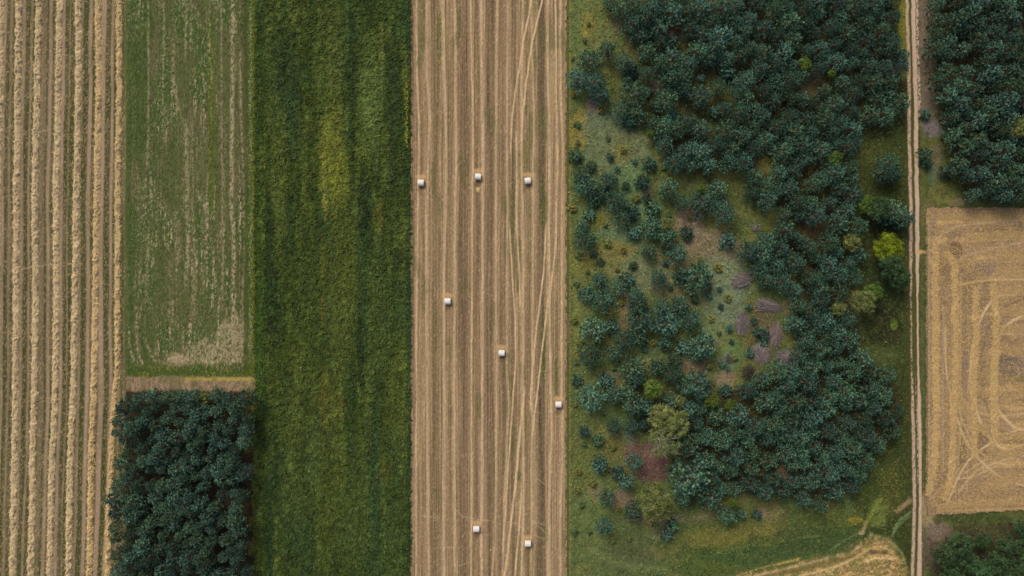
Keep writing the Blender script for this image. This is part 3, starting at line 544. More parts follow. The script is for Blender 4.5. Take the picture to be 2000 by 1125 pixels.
# ================================================================== STRAW WINDROWS
def windrow(pts, wd, ht, seed, label, group, col=(208, 176, 122), lump=1.0, z=0.0, gaps=0.0, spill=0):
    """a lumpy ridge of straw along a polyline given in map units"""
    P = np.array(pts, float); d = np.concatenate([[0], np.cumsum(np.hypot(*np.diff(P, axis=0).T))])
    n = int(d[-1] / 1.5) + 2; s = np.linspace(0, d[-1], n)
    cx = np.interp(s, d, P[:, 0]); cy = np.interp(s, d, P[:, 1])
    k = 9; ker = np.ones(k) / k
    if n > 4 * k:
        cx[k:-k] = np.convolve(cx, ker, 'same')[k:-k]; cy[k:-k] = np.convolve(cy, ker, 'same')[k:-k]
    tx = np.gradient(cx); ty = np.gradient(cy); l = np.hypot(tx, ty); tx /= l; ty /= l
    m = 13; t = np.linspace(-1, 1, m)
    Sg, Tg = np.meshgrid(s, t, indexing='ij')
    side = (vn(s / 11, s * 0 + 1, seed) - .5) * 2.2 * lump
    half = wd / 2 * (.68 + .62 * vn(Sg / 5.5, np.sign(Tg) * 3 + 5, seed + 1) * lump + .12 * vn(Sg / 2.5, np.sign(Tg) * 3 + 9, seed + 8))
    if spill: half = half * (.25 + .75 * ss(0, 30, Sg + 14 * vn(Sg / 3, Tg * 2, seed + 13)) * ss(0, 30, d[-1] - Sg + 14 * vn(Sg / 3, Tg * 2, seed + 14)))
    off = Tg * half + side[:, None]
    X = cx[:, None] - ty[:, None] * off; Y = cy[:, None] + tx[:, None] * off
    b = np.abs(fbm(X / 5.5 + .8 * vn(X / 9, Y / 9, seed + 11), Y / 5.5, seed + 2, 2) - .5) * 2.1
    prof = np.clip(1 - Tg ** 2, 0, 1) ** .6
    amp = .55 + .75 * vn(Sg / 9, Tg * 0, seed + 3)
    if gaps: amp = amp * (1 - gaps * ss(.55, .75, vn(Sg / 14, Tg * 0 + 2, seed + 9)))
    Z = prof * ht * amp * (1 - lump * .72 * (1 - ss(0, .4, b))) + (fbm(X / 1.6, Y / 1.6, seed + 4, 2) - .5) * .16 * prof - .02 + z
    X = X + (vn(X / 2.5, Y / 2.5, seed + 5) - .5) * 1.6 * prof; Y = Y + (vn(X / 2.5, Y / 2.5, seed + 6) - .5) * 1.6 * prof
    c = base(X, L(*col)) * (.62 + .72 * fbm(X / 2.4, Y / 2.4, seed + 7, 2))[..., None]
    V = np.stack([wx(X), wy(Y), Z], -1).reshape(-1, 3)
    i = np.arange(n * m).reshape(n, m)
    F = np.stack([i[:-1, :-1], i[1:, :-1], i[1:, 1:], i[:-1, 1:]], -1).reshape(-1, 4)
    # keep normals upward whichever way the line runs
    parts = [(V, F, c.reshape(-1, 3))]
    q = int(d[-1] * 9); si = rng.integers(0, n, q); ti = np.clip((rng.normal(0, .30, q) + .5) * m, 0, m - 1).astype(int)
    Q = V.reshape(n, m, 3)[si, ti] + np.stack([rng.normal(0, .05, q), rng.normal(0, .05, q), rng.uniform(-.01, .05, q)], -1)
    a = rng.uniform(0, 6.28, q); ln = rng.uniform(.1, .28, q)
    U = np.stack([np.cos(a) * ln, np.sin(a) * ln, rng.normal(0, .4, q) * ln], -1) * .5; W = np.stack([-np.sin(a), np.cos(a), a * 0], -1) * .024
    parts.append(quads(Q, U, W, L(*col)[None] * rng.uniform(.65, 1.2, (q, 1))))
    if spill:      # straw strewn past both sides of a flat swath
        q = int(d[-1] * (5 if spill < 1 else 6)); si = rng.integers(0, n, q); o_ = rng.normal(0, .55, q) * wd / 2
        Q = np.stack([wx(cx[si] - ty[si] * o_), wy(cy[si] + tx[si] * o_), np.full(q, z + .03) + rng.uniform(0, .06, q)], -1)
        a = rng.uniform(0, 6.28, q); ln = rng.uniform(.15, .5, q)
        U = np.stack([np.cos(a) * ln, np.sin(a) * ln, a * 0], -1) * .5; W = np.stack([-np.sin(a), np.cos(a), a * 0], -1) * .05
        parts.append(quads(Q, U, W, L(*col)[None] * rng.uniform(.6, 1.15, (q, 1))))
    V, F, K = join(parts)
    o = mesh_np('straw_windrow', V, F, K, M_STRAW)
    c0 = V.mean(0) * np.array([1, 1, 0]); o.data.transform(__import__('mathutils').Matrix.Translation(Vector(-c0))); o.location = c0
    return tag(o, label, 'windrow', group)
GA = 'straw windrows on the left stubble field'
A_ROWS = [([(4, -70), (3, 0), (1, 180), (-5, 380), (-9, 800), (-15, 1190)], 'golden straw windrow half cut off by the left side of the photo'),
          ([(38, -70), (37, 0), (35, 140), (32, 380), (31, 600), (30, 760), (28, 900), (24, 1125), (22, 1190)], 'straw windrow nearest the left edge that is wholly in view'),
          ([(77, -70), (76, 0), (73, 140), (67.5, 380), (69, 560), (67, 780), (62, 900), (64, 950), (59, 1125), (57, 1190)], 'straw windrow second of those wholly in view from the left, bowing slightly low down'),
          ([(116, -70), (116, 0), (114, 200), (109, 380), (110, 560), (108, 760), (101, 920), (97, 1125), (95, 1190)], 'straw windrow in the middle of the five whole rows on the left field'),
          ([(151, -70), (152, 0), (154, 120), (149, 380), (147, 560), (143, 760), (136, 920), (134, 1125), (132, 1190)], 'straw windrow just left of the double pink wheel track of the left field'),
          ([(191, -70), (191, 0), (193, 150), (189, 380), (187, 560), (183, 760), (178, 900), (175, 1125), (173, 1190)], 'straw windrow between the broad pale wheel tracks, second from the grass'),
          ([(232, -70), (232, 0), (233, 180), (230, 330), (229, 480), (229, 640), (230, 720), (222, 790), (218, 860), (212, 1000), (208, 1190)], 'ragged broken straw windrow running along the edge of the grass and pine plantation')]
for i, (p, lb) in enumerate(A_ROWS):
    windrow(p, 10.6 if i < 6 else 9.2, .55, 300 + 20 * i, lb, GA, col=(208, 183, 138) if i < 5 else (208, 179, 126), gaps=.35 if i < 6 else .85, spill=.5)
GG = 'straw swaths on the right harvested field'
G_ROWS = [([(1826, 475), (1826, 560), (1827, 700), (1828, 820), (1824, 900), (1818, 940), (1811, 968)], 14, 'upright straw swath closest to the grassy verge of the dirt track'),
          ([(1848, 492), (1862, 510), (1864, 560), (1866, 640), (1865, 740), (1862, 800), (1860, 880), (1855, 940), (1843, 975)], 13, 'upright straw swath second from the track, bending left at its foot'),
          ([(1904, 560), (1906, 640), (1904, 700), (1900, 760), (1902, 840), (1902, 890)], 12, 'upright straw swath third from the track, fading above the pale turning marks'),
          ([(1938, 555), (1945, 610), (1944, 680), (1940, 740), (1942, 800), (1940, 862)], 14, 'upright straw swath farthest from the track where the level rows begin'),
          ([(1855, 700), (1862, 740), (1880, 790), (1898, 825), (1925, 845), (1960, 855), (2010, 846), (2060, 840)], 11, 'slanting straw swath sweeping from the second upright row down to the right'),
          ([(1830, 422), (1900, 424), (1950, 423), (2060, 422)], 10, 'topmost level straw swath below the pine wood edge'),
          ([(1885, 462), (1930, 460), (1990, 456), (2060, 453)], 11, 'second level straw swath from the top of the harvested field'),
          ([(1925, 497), (1960, 495), (2060, 489)], 12, 'third level straw swath from the top of the harvested field'),
          ([(1942, 533), (1990, 531), (2060, 528)], 13, 'fourth level straw swath from the top of the harvested field'),
          ([(1940, 568), (1990, 566), (2060, 566)], 13, 'fifth level straw swath, starting beside the heads of the upright swaths'),
          ([(1950, 608), (1990, 607), (2060, 606)], 13, 'sixth level straw swath from the top, right of the farthest upright row'),
          ([(1950, 642), (1990, 643), (2060, 642)], 12, 'seventh level straw swath from the top, just above the grey bare patch'),
          ([(1952, 682), (1990, 684), (2060, 684)], 11, 'eighth level straw swath, bordering the grey bare patch'),
          ([(1954, 786), (1975, 780), (1990, 770), (2010, 762), (2060, 750)], 9, 'short rising straw swath below the grey bare patch'),
          ([(1930, 894), (1960, 886), (2010, 880), (2060, 876)], 11, 'level straw swath below the end of the farthest upright row'),
          ([(1918, 960), (1940, 945), (1975, 935), (2010, 928), (2060, 924)], 17, 'broad fanned straw swath second from the bottom of the harvested field'),
          ([(1828, 992), (1850, 987), (1900, 982), (1960, 980), (2060, 974)], 12, 'lowest level straw swath along the bottom edge of the harvested field')]
for i, (p, wd, lb) in enumerate(G_ROWS):
    windrow(p, wd * (1 if i < 4 else 1.35), .16 if i < 4 else .07, 600 + 20 * i, lb, GG, col=(194, 162, 108) if i < 4 else (178, 148, 102), lump=1.1, z=.18, gaps=.45, spill=1)

# ================================================================== BALES
def make_bale():
    root = empty('hay_bale', (0, 0, 0)); R = .62; H = .6
    prof = [(-H, R - .10), (-H + .015, R - .045), (-H + .06, R - .01)]
    for k in range(15):
        t = -H + .1 + (2 * H - .2) * k / 14; prof.append((t, R + (.006 if k % 2 else -.004)))
    prof += [(H - .06, R - .01), (H - .015, R - .045), (H, R - .10)]
    prof = np.array(prof); n = 40; a = np.linspace(0, 2 * np.pi, n, endpoint=False)
    flat = 1 - .05 * (np.sin(a) < -.85)
    V = np.stack([np.repeat(prof[:, :1], n, 1), prof[:, 1:] * np.cos(a) * 1.02, R * .97 + prof[:, 1:] * np.sin(a) * flat], -1).reshape(-1, 3)
    m = len(prof); i = np.arange(m * n).reshape(m, n); j = np.roll(i, -1, 1)
    F = np.stack([i[:-1], j[:-1], j[1:], i[1:]], -1).reshape(-1, 4)
    st = .93 + .07 * vn(V[:, 0] * 9, V[:, 0] * 0, 5)
    mesh_np('net_wrap', V, F, np.array([[.77, .72, .65]]) * st[:, None], M_BALE, root, smooth=True)
    for s in (-1, 1):           # straw ends, wound in rings
        rr = np.linspace(.02, R - .10, 9); VV = [];
        for q, r in enumerate(rr): VV.append(np.stack([np.full(n, s * (H - .002 + (.02 if q % 2 else -.015) * (r < R - .11))), r * np.cos(a) * 1.02, R * .97 + r * np.sin(a)], -1))
        VV = np.concatenate(VV); ii = np.arange(9 * n).reshape(9, n); jj = np.roll(ii, -1, 1)
        FF = np.stack([ii[:-1], jj[:-1], jj[1:], ii[1:]], -1).reshape(-1, 4)
        mesh_np('straw_end', VV, FF, np.tile(L(205, 178, 130), (len(VV), 1)), M_STRAW, root)
    return root
def copy_tree(o, parent=None):
    c = o.copy(); C.objects.link(c)
    if parent: c.parent = parent
    for ch in list(o.children): copy_tree(ch, c)
    return c
bale0 = make_bale()
rb = random.Random(3)
for i, (bx, by, lb) in enumerate(BALES):
    o = bale0 if i == 0 else copy_tree(bale0)
    o.location = (wx(bx) * (1 - .6 / HCAM), wy(by) * (1 - .6 / HCAM), .02)
    o.rotation_euler = (0, 0, [-.02, -.05, .09, 0.03, -.02, .02, -.01, .02][i])
    tag(o, lb, 'bale', 'white round bales on the middle stubble field')

# ================================================================== TREES
BARK = L(96, 74, 58)
def pine_parts(seed, R, H, nl, nb, tsize, dark, light, tips=6, z0=.2, olive=.12):
    """returns (trunk mesh data, crown mesh data): whorls of branches ending in needle tufts"""
    r = np.random.default_rng(seed); tr = []; T = []; TD = []
    lean = r.normal(0, .12, 2)
    lob = r.uniform(.9, 1.1, 7)
    for k in range(nl):
        t = (k + .5) / nl; z = H * (z0 + (1 - z0) * t)
        rad = R * (1 - t ** 1.9) ** .62 * r.uniform(.9, 1.1) + .12
        n = max(3, int(round(nb * (1 - .45 * t)))); a0 = r.uniform(0, 6.28)
        for b in range(n):
            a = a0 + 6.283 * b / n + r.normal(0, .22)
            l = rad * lob[int((a % 6.283) / 6.284 * 7)] * r.uniform(.8, 1.08)
            d = np.array([math.cos(a), math.sin(a), 0]); q = np.array([-math.sin(a), math.cos(a), 0])
            p0 = np.array([lean[0] * t, lean[1] * t, z - .1 * l]); up = (.10 + .35 * t) * l
            p1 = p0 + d * l + np.array([0, 0, up])
            tr.append(tube([p0, (p0 + p1) / 2 - np.array([0, 0, .05 * l]), p1], [.02 + .012 * l, .018, .006], BARK, 3))
            m = max(2, int(round(tips * (.35 + .65 * l / R))))
            for s in np.linspace(.46, 1.0, m):
                sd = r.normal(0, .24) * l * (1.15 - s) + r.normal(0, .14)
                T.append(p0 + (p1 - p0) * s + q * sd + np.array([0, 0, r.uniform(-.1, .22)])); TD.append(unit(d * (.55 + .4 * s) + np.array([0, 0, .75]) + q * sd * .6))
    T.append(np.array([lean[0], lean[1], H])); TD.append(np.array([0, 0, 1.0]))
    T = np.array(T); TD = np.array(TD); nT = len(T); nn = 22
    P = np.repeat(T, nn, 0); D0 = np.repeat(TD, nn, 0)
    D = unit(D0 * .5 + r.normal(0, .6, (nT * nn, 3)))
    D[:, 2] = np.where(D[:, 2] < -.25, -D[:, 2], D[:, 2])
    ln = tsize * r.uniform(.6, 1.25, nT * nn) * np.repeat(r.uniform(.75, 1.25, nT), nn)
    W = unit(np.cross(D, np.array([0, 0, 1.0]) + r.normal(0, .4, D.shape))) * (ln * r.uniform(.13, .22, len(ln)))[:, None]
    mixv = np.repeat(np.clip(r.normal(.36, .36, nT), 0, 1), nn)[:, None]
    col = np.asarray(dark) * (1 - mixv) + np.asarray(light) * mixv
    ol = np.repeat(r.random(nT) < olive, nn)[:, None]
    col = np.where(ol, col * np.array([1.4, 1.05, .65]), col) * r.uniform(.8, 1.2, (len(ln), 1))
    crown = blades(P - D * ln[:, None] * .25, D * ln[:, None], W, col)
    zs = np.linspace(-.15, H * .97, 7)
    trunk = tube(np.stack([lean[0] * zs / H, lean[1] * zs / H, zs], -1), np.linspace(.05 + .018 * H, .02, 7), BARK, 7)
    return join([trunk] + tr), crown
def broad_parts(seed, R, H, ncl, nlf, lsize, dark, light, bark, flat=.75, nbr=16, sparse=1.0, tilt=.9):
    """a broadleaved tree: limbs and leaf clumps spread through the crown"""
    r = np.random.default_rng(seed); tr = []; zc = H - R * flat * .9
    zs = np.linspace(-.15, H * .72, 6); cv = np.cumsum(r.normal(0, .05, (6, 2)), 0) * .6
    tr.append(tube(np.stack([cv[:, 0], cv[:, 1], zs], -1), np.linspace(.05 + .02 * H, .03, 6), bark, 7))
    P = []; D = []; K = []; ends = []
    for b in range(nbr):
        a = 6.283 * b / nbr * 2.618 + r.normal(0, .2); e = r.uniform(.1, 1.25); l = R * r.uniform(.7, 1.05)
        s = np.array([0, 0, H * r.uniform(.35, .62)]); dv = np.array([math.cos(a) * math.cos(e), math.sin(a) * math.cos(e), math.sin(e) * flat])
        end = np.array([0, 0, zc]) + dv * l * np.array([1, 1, 1.0]); mid = s + (end - s) * .5 + r.normal(0, .12, 3) + np.array([0, 0, .15])
        tr.append(tube([s, mid, end], [.07, .045, .014], bark, 4)); ends.append(end)
        for _ in range(3):
            u = r.uniform(.35, .9); st = mid + (end - mid) * u; e2 = st + unit(dv + r.normal(0, .6, 3)) * R * r.uniform(.25, .5)
            tr.append(tube([st, (st + e2) / 2 + r.normal(0, .04, 3), e2], [.028, .018, .007], bark, 3)); ends.append(e2)
    for k in range(ncl):
        a = r.uniform(0, 6.283); cz = r.uniform(-.35, 1); rr = math.sqrt(max(0, 1 - cz * cz)) * r.uniform(.6, 1.03)
        c = np.array([math.cos(a) * rr * R, math.sin(a) * rr * R, zc + cz * R * flat * r.uniform(.75, 1.05)])
        if k % 3 == 0: c = .4 * c + .6 * ends[r.integers(len(ends))]
        n = int(nlf * r.uniform(.6, 1.3)); cr = R * r.uniform(.14, .26)
        o = r.normal(0, 1, (n, 3)) * cr * .55 * np.array([1, 1, .7])
        P.append(c + o); m = np.clip(r.normal(.45, .3), 0, 1)
        col = np.asarray(dark) * (1 - m) + np.asarray(light) * m
        K.append(np.tile(col, (n, 1)) * r.uniform(.75, 1.25, (n, 1)))
        D.append(unit(o * .8 + np.array([0, 0, .35]) * tilt + r.normal(0, .35, (n, 3)) * R * .15))
    P = np.concatenate(P); D = np.concatenate(D); K = np.concatenate(K); n = len(P)
    A = unit(np.cross(D, r.normal(0, 1, (n, 3)))); B = np.cross(D, A)
    sz = lsize * r.uniform(.6, 1.3, n)[:, None]
    return join(tr), blades(P - A * sz, A * sz * 2, B * sz * .62, K)

class Kind: pass
def kind(name, parts, mats, R, H):
    k = Kind(); k.name = name; k.R = R; k.H = H
    (tv, tf, tc), (cv, cf, cc) = parts
    k.root = empty(name, (0, 0, -500)); k.used = False
    mesh_np('trunk', tv, tf, tc, M_BARK, k.root); mesh_np('crown', cv, cf, cc, mats, k.root)
    return k
DK = (.012, .044, .030); LT = (.170, .335, .232)
PINES = [kind('pine_tree', pine_parts(100 + i, 2.4, [6.6, 7.1, 6.2, 7.4, 6.8, 6.4, 7.2, 6.9][i], 9, 10, .25, DK, LT, tips=7, olive=[.05, .1, .18, .05, .1, .22, .05, .1][i]), M_PINE, 2.4, 6.8) for i in range(8)]
TALL = [kind('plantation_pine', pine_parts(140 + i, 1.7, 8.0, 8, 8, .27, (.012, .042, .029), (.165, .32, .222), tips=6, z0=.36, olive=[.1, .2, .1, .3, .1, .15][i]), M_PINE, 1.7, 8.0) for i in range(6)]
YOUNG = [kind('young_pine', pine_parts(170 + i, 1.15, 2.4, 8, 7, .24, DK, LT, tips=4, z0=.08), M_PINE, 1.15, 2.4) for i in range(5)]
DEC = [kind('broadleaf_tree', broad_parts(200 + i, 2.4, 7.0, 85, 46, .15, L(38, 60, 32), L(74, 102, 58), L(92, 84, 74)), M_BROAD, 2.4, 7.0) for i in range(4)]
LIME = [kind('lime_tree', broad_parts(220 + i, 1.6, 5.0, 50, 40, .12, L(58, 82, 24), L(92, 116, 42), L(92, 84, 70)), M_BROAD, 1.6, 5.0) for i in range(2)]
OLIVE = [kind('olive_tree', broad_parts(230 + i, 2.0, 6.0, 70, 46, .12, L(78, 88, 40), L(132, 138, 76), L(150, 146, 136), nbr=14), M_BROAD, 2.0, 6.0) for i in range(2)]
SHRUB = [kind('low_shrub', broad_parts(260 + i, .62, .95, 26, 30, .07, [L(78, 92, 38), L(100, 104, 44), L(62, 84, 46)][i], [L(118, 126, 60), L(140, 134, 66), L(96, 116, 70)][i], L(90, 78, 60), nbr=8), M_BROAD, .62, .95) for i in range(3)]
GOLD = kind('yellow_tree', broad_parts(240, 2.4, 5.0, 130, 70, .11, L(84, 96, 12), L(140, 150, 28), L(92, 84, 60), flat=.8), M_BROAD, 2.4, 5.0)
BIRCH = kind('birch_tree', broad_parts(250, 3.0, 8.0, 70, 34, .12, L(92, 102, 52), L(146, 152, 96), L(196, 190, 176), nbr=16, tilt=1.2), M_BROAD, 3.0, 8.0)
BIRCH2 = kind('birch_tree', broad_parts(251, 3.3, 8.0, 110, 50, .13, L(72, 86, 36), L(132, 142, 72), L(206, 200, 186), nbr=18), M_BROAD, 3.3, 8.0)

rt = random.Random(11)
NTREE = [0]
def plant(k, px, py, d, label, cat, group, hs=1.0):
    """px, py, d: crown position and diameter on the map; the foot is found from the crown's height"""
    if k.used: root = copy_tree(k.root)
    else: root = k.root; k.used = True
    s = d * .1 / (2 * k.R * (.86 if 'pine' in k.name else .98)); sz = (.45 * s + .55) * hs if s < 1 else (.75 * s + .25) * hs
    if k.name == 'young_pine': sz = s * 1.05 * hs
    h = k.H * sz; f = 1 - .72 * h / HCAM
    s *= f
    root.location = (wx(px) * f, wy(py) * f, -.03); root.scale = (s * rt.uniform(.95, 1.05), s * rt.uniform(.95, 1.05), sz * rt.uniform(.84, 1.14))
    root.rotation_euler = (rt.gauss(0, .03), rt.gauss(0, .03), rt.uniform(0, 6.283))
    tag(root, label, cat, group); NTREE[0] += 1
    return root
def poisson(poly, rad, taken, holes, seed, tries=9000):
    r = random.Random(seed); xs = [p[0] for p in poly]; ys = [p[1] for p in poly]; out = []
    for _ in range(tries):
        x = r.uniform(min(xs), max(xs)); y = r.uniform(min(ys), max(ys))
        if not inside(x, y, poly): continue
        if any((x - hx) ** 2 + (y - hy) ** 2 < hr * hr for hx, hy, hr in holes): continue
        if any((x - tx) ** 2 + (y - ty) ** 2 < (rad * .5 + td * .36) ** 2 for tx, ty, td in taken): continue
        if any((x - ox) ** 2 + (y - oy) ** 2 < (rad * (.88 + .2 * ((od % 7) / 7))) ** 2 for ox, oy, od in out): continue
        out.append((x, y, r.choice([r.uniform(.85, 1.05), r.uniform(1.02, 1.25), r.uniform(1.2, 1.42)]) * rad))
    return out

SPECIAL = [(GOLD, 1733, 485, 54, 'bright yellow round-crowned tree standing alone beside the dirt track', 'tree'),
           (BIRCH, 1294, 866, 64, 'pale sparse birch with bare white branches above the reddish bare soil', 'birch'),
           (BIRCH2, 1281, 972, 74, 'broad olive birch with a white limb showing, at the lower left of the wood', 'birch'),
           (OLIVE[0], 1290, 812, 50, 'olive broadleaf tree directly above the pale bare birch, left one of two', 'tree'),
           (OLIVE[1], 1320, 826, 52, 'olive broadleaf tree above right of the pale bare birch, right one of two', 'tree'),
           (OLIVE[0], 1326, 784, 24, 'small olive tree tucked among pines above the two olive trees', 'tree'),
           (LIME[0], 1275, 760, 36, 'lime green tree among dark pines on the lower left of the wood', 'tree'),
           (LIME[1], 1390, 782, 30, 'lime green leafy tree right of the larger lime one, at the wood edge', 'tree'),
           (LIME[0], 1430, 792, 22, 'small lime green tree farthest right of the three in the lower wood', 'tree'),
           (LIME[1], 1573, 122, 26, 'small lime green tree in the upper wood, upper left of a close pair', 'tree'),
           (LIME[0], 1622, 146, 16, 'tiny lime green tree in the upper wood, lower right of a close pair', 'tree'),
           (LIME[0], 1632, 312, 30, 'lime green tree at the wood edge left of the grassy bay', 'tree'),
           (LIME[1], 1270, 260, 18, 'small lime green tree at the left fringe of the upper wood', 'tree'),
           (LIME[0], 1429, 980, 18, 'small lime green tree at the lower rim of the wood', 'tree'),
           (LIME[1], 1368, 372, 18, 'small yellow green tree between the clearing and the upper wood', 'tree'),
           (OLIVE[1], 1301, 440, 26, 'yellow green tree topping a cluster of pines inside the clearing', 'tree'),
           (LIME[0], 1695, 398, 36, 'yellow green tree beside the dark one in the grassy bay', 'tree'),
           (DEC[0], 1718, 408, 42, 'dark green broadleaf tree between the yellow green tree and the track pine', 'tree'),
           (OLIVE[0], 1663, 470, 34, 'soft olive tree at the wood edge upper left of the bright yellow tree', 'tree'),
           (OLIVE[1], 1686, 590, 42, 'soft olive green tree in front of the wood, below the bright yellow tree', 'tree'),
           (OLIVE[0], 1640, 602, 28, 'small olive tree left of the larger soft olive green tree', 'tree'),
           (LIME[1], 1708, 568, 34, 'dark lime tree just above right of the soft olive green tree', 'tree'),
           (DEC[1], 1738, 522, 46, 'dark green broadleaf tree directly below the bright yellow tree', 'tree'),
           (DEC[2], 1758, 545, 40, 'dark green broadleaf tree overhanging the track below the yellow tree', 'tree'),
           (BIRCH2, 1990, 255, 44, 'olive birch with pale limbs at the right side of the corner pine wood', 'birch'),
           (LIME[0], 1968, 335, 20, 'small yellow green tree in the corner pine wood', 'tree'),
           (OLIVE[1], 395, 778, 26, 'olive tinted tree at the top of the plantation', 'tree')]
for k, x, y, d, lb, cat in SPECIAL: plant(k, x, y, d, lb, cat, 'broadleaf trees among the pines')

ORD = ['topmost', 'second', 'third', 'fourth', 'fifth', 'sixth', 'seventh', 'eighth', 'ninth', 'tenth', 'eleventh', 'twelfth', 'thirteenth', 'fourteenth', 'fifteenth', 'sixteenth', 'seventeenth', 'eighteenth', 'nineteenth', 'twentieth', 'twenty-first', 'twenty-second', 'twenty-third', 'twenty-fourth', 'twenty-fifth', 'twenty-sixth']
def ranked(lst, big, small, where, group):
    lst = sorted(lst, key=lambda t: t[1]); nb = ns = 0
    for i, (x, y, d) in enumerate(lst):
        if d >= 28:
            k = PINES[rt.randrange(8)]; nm = big; j = nb; nb += 1
        else:
            k = YOUNG[rt.randrange(5)]; nm = small; j = ns; ns += 1
        plant(k, x, y, d, '%s %s counted downwards %s' % (ORD[min(j, 25)], nm, where), 'pine', group, .9)
EDGE = [(1187, 94, 34), (1152, 117, 42), (1129, 155, 38), (1165, 162, 40), (1175, 183, 32), (1126, 304, 24), (1156, 324, 17), (1138, 340, 32), (1141, 361, 40), (1176, 376, 26), (1162, 390, 24), (1152, 419, 20), (1139, 440, 20), (1142, 468, 40), (1160, 497, 13), (1174, 512, 13), (1174, 547, 30),
        (1146, 574, 26), (1179, 586, 46), (1160, 646, 48), (1157, 694, 43), (1128, 744, 20), (1157, 778, 50), (1140, 844, 19), (1168, 862, 19), (1173, 908, 27), (1187, 974, 29), (1182, 1031, 31)]
MID = [(1290, 545, 32), (1330, 540, 26), (1210, 560, 28), (1200, 690, 30), (1196, 640, 24), (1275, 405, 26), (1225, 545, 24), (1345, 455, 22), (1250, 660, 26), (1320, 705, 28), (1185, 745, 24), (1295, 600, 30), (1190, 350, 30), (1218, 425, 30), (1211, 218, 30), (1193, 306, 13), (1270, 320, 24), (1222, 361, 15), (1256, 353, 26), (1203, 390, 40), (1234, 414, 26), (1265, 388, 16), (1239, 457, 22), (1275, 446, 38), (1302, 452, 36), (1271, 493, 28), (1304, 486, 16), (1326, 494, 36), (1366, 542, 56), (1244, 574, 30), (1246, 590, 36), (1255, 624, 48), (1306, 634, 48), (1330, 597, 36), (1350, 626, 36),
       (1222, 665, 38), (1376, 677, 50), (1360, 690, 30), (1333, 677, 24), (1301, 672, 24), (1259, 684, 9), (1385, 578, 11), (1409, 600, 10), (1426, 643, 13), (1412, 713, 11), (1422, 720, 10), (1407, 566, 9), (1421, 470, 27), (1308, 368, 36), (1330, 393, 30), (1373, 396, 48), (1404, 366, 34), (1416, 416, 36), (1410, 396, 26), (1383, 560, 14), (1240, 316, 10), (1205, 330, 12), (1198, 350, 14), (1238, 520, 14), (1290, 440, 24), (1358, 585, 13), (1300, 514, 12), (1310, 560, 12),
       (1494, 655, 20), (1482, 648, 16), (1463, 600, 12), (1474, 628, 12), (1466, 690, 14), (1492, 668, 14), (1430, 668, 10)]
LOWL = [(1236, 722, 44), (1244, 742, 34), (1316, 730, 34), (1287, 718, 26), (1366, 752, 48), (1342, 758, 28), (1201, 773, 32), (1225, 768, 32), (1242, 792, 40), (1419, 762, 20), (1198, 834, 28), (1233, 834, 28), (1256, 828, 22), (1240, 905, 30), (1206, 926, 24), (1224, 942, 31), (1238, 1002, 34), (1304, 1046, 19), (1314, 1028, 21), (1423, 1010, 31), (1446, 1006, 19), (1479, 1006, 15), (1352, 938, 74), (1336, 976, 30), (1387, 972, 44), (1310, 785, 30), (1262, 800, 26), (1345, 800, 34)]
UPL = [(1240, 42, 40), (1262, 36, 40), (1252, 66, 38), (1287, 55, 36), (1316, 22, 46), (1346, 57, 28), (1312, 80, 26), (1313, 112, 48), (1290, 122, 30), (1334, 146, 48), (1312, 152, 36), (1222, 120, 34), (1236, 132, 26), (1240, 180, 50), (1247, 220, 36), (1232, 236, 24), (1265, 141, 28), (1265, 98, 36), (1366, 98, 42), (1303, 195, 44), (1368, 188, 42), (1423, 141, 27), (1405, 168, 28), (1416, 211, 28), (1395, 220, 22), (1315, 224, 20), (1299, 248, 40), (1324, 246, 38), (1368, 252, 36),
       (1411, 17, 50), (1390, 40, 40), (1408, 64, 50), (1400, 90, 40), (1213, 17, 32), (1193, 0, 28), (1238, 4, 36), (1272, 20, 36), (1345, 18, 36), (1372, 12, 38), (1275, 238, 30), (1350, 120, 30), (1386, 112, 36), (1345, 235, 28), (1418, 112, 34), (1290, 85, 30), (1336, 175, 28), (1372, 60, 36), (1290, -6, 36), (1330, -12, 36), (1265, 178, 18), (1280, 205, 18), (1370, 152, 14), (1228, 155, 18)]
TRACKP = [(1742, 318, 38), (1730, 338, 36), (1750, 342, 30), (1752, 415, 44), (1770, 428, 32), (1736, 424, 30), (1765, 108, 26)]
ranked(EDGE, 'larger pine', 'small bushy pine', 'along the margin beside the bale field', 'pines along the margin of the bale field')
ranked(MID, 'rounded dark pine', 'low young pine', 'within the grassy clearing', 'pines scattered over the clearing')
ranked(LOWL, 'dark pine', 'little pine', 'round the lower left corner of the wood', 'pines at the lower left corner of the wood')
ranked(UPL, 'blue green pine', 'small pine', 'in the gappy upper left part of the wood', 'pines in the gappy upper left wood')
ranked(TRACKP, 'teal pine', 'small teal pine', 'in the grassy bay beside the dirt track', 'pines beside the dirt track')

HOLES = [(1584, 168, 26), (1692, 199, 20), (1652, 22, 16), (1600, 252, 20), (1498, 325, 30), (1590, 302, 14), (1606, 330, 18), (1512, 433, 26), (1588, 446, 26), (1512, 494, 16), (1566, 532, 20), (1530, 922, 20), (1596, 972, 16), (1606, 884, 14), (1450, 856, 12), (1612, 782, 12), (1538, 640, 14), (1470, 60, 10), (1700, 320, 30)]
taken = [(x, y, d) for x, y, d in EDGE + MID + LOWL + UPL + TRACKP] + [(x, y, d) for _, x, y, d, _, _ in SPECIAL] + [(1514, 653, 50), (1539, 696, 40), (1501, 598, 44), (1486, 692, 40), (1450, 547, 40)]
dense = poisson(DENSE, 29.5, taken, HOLES, 5)
fill = poisson(DENSE, 24, taken[:-5] + dense + [(1514, 653, 40), (1501, 598, 34), (1486, 692, 34)], [(x, y, q * .75) for x, y, q in HOLES], 6)
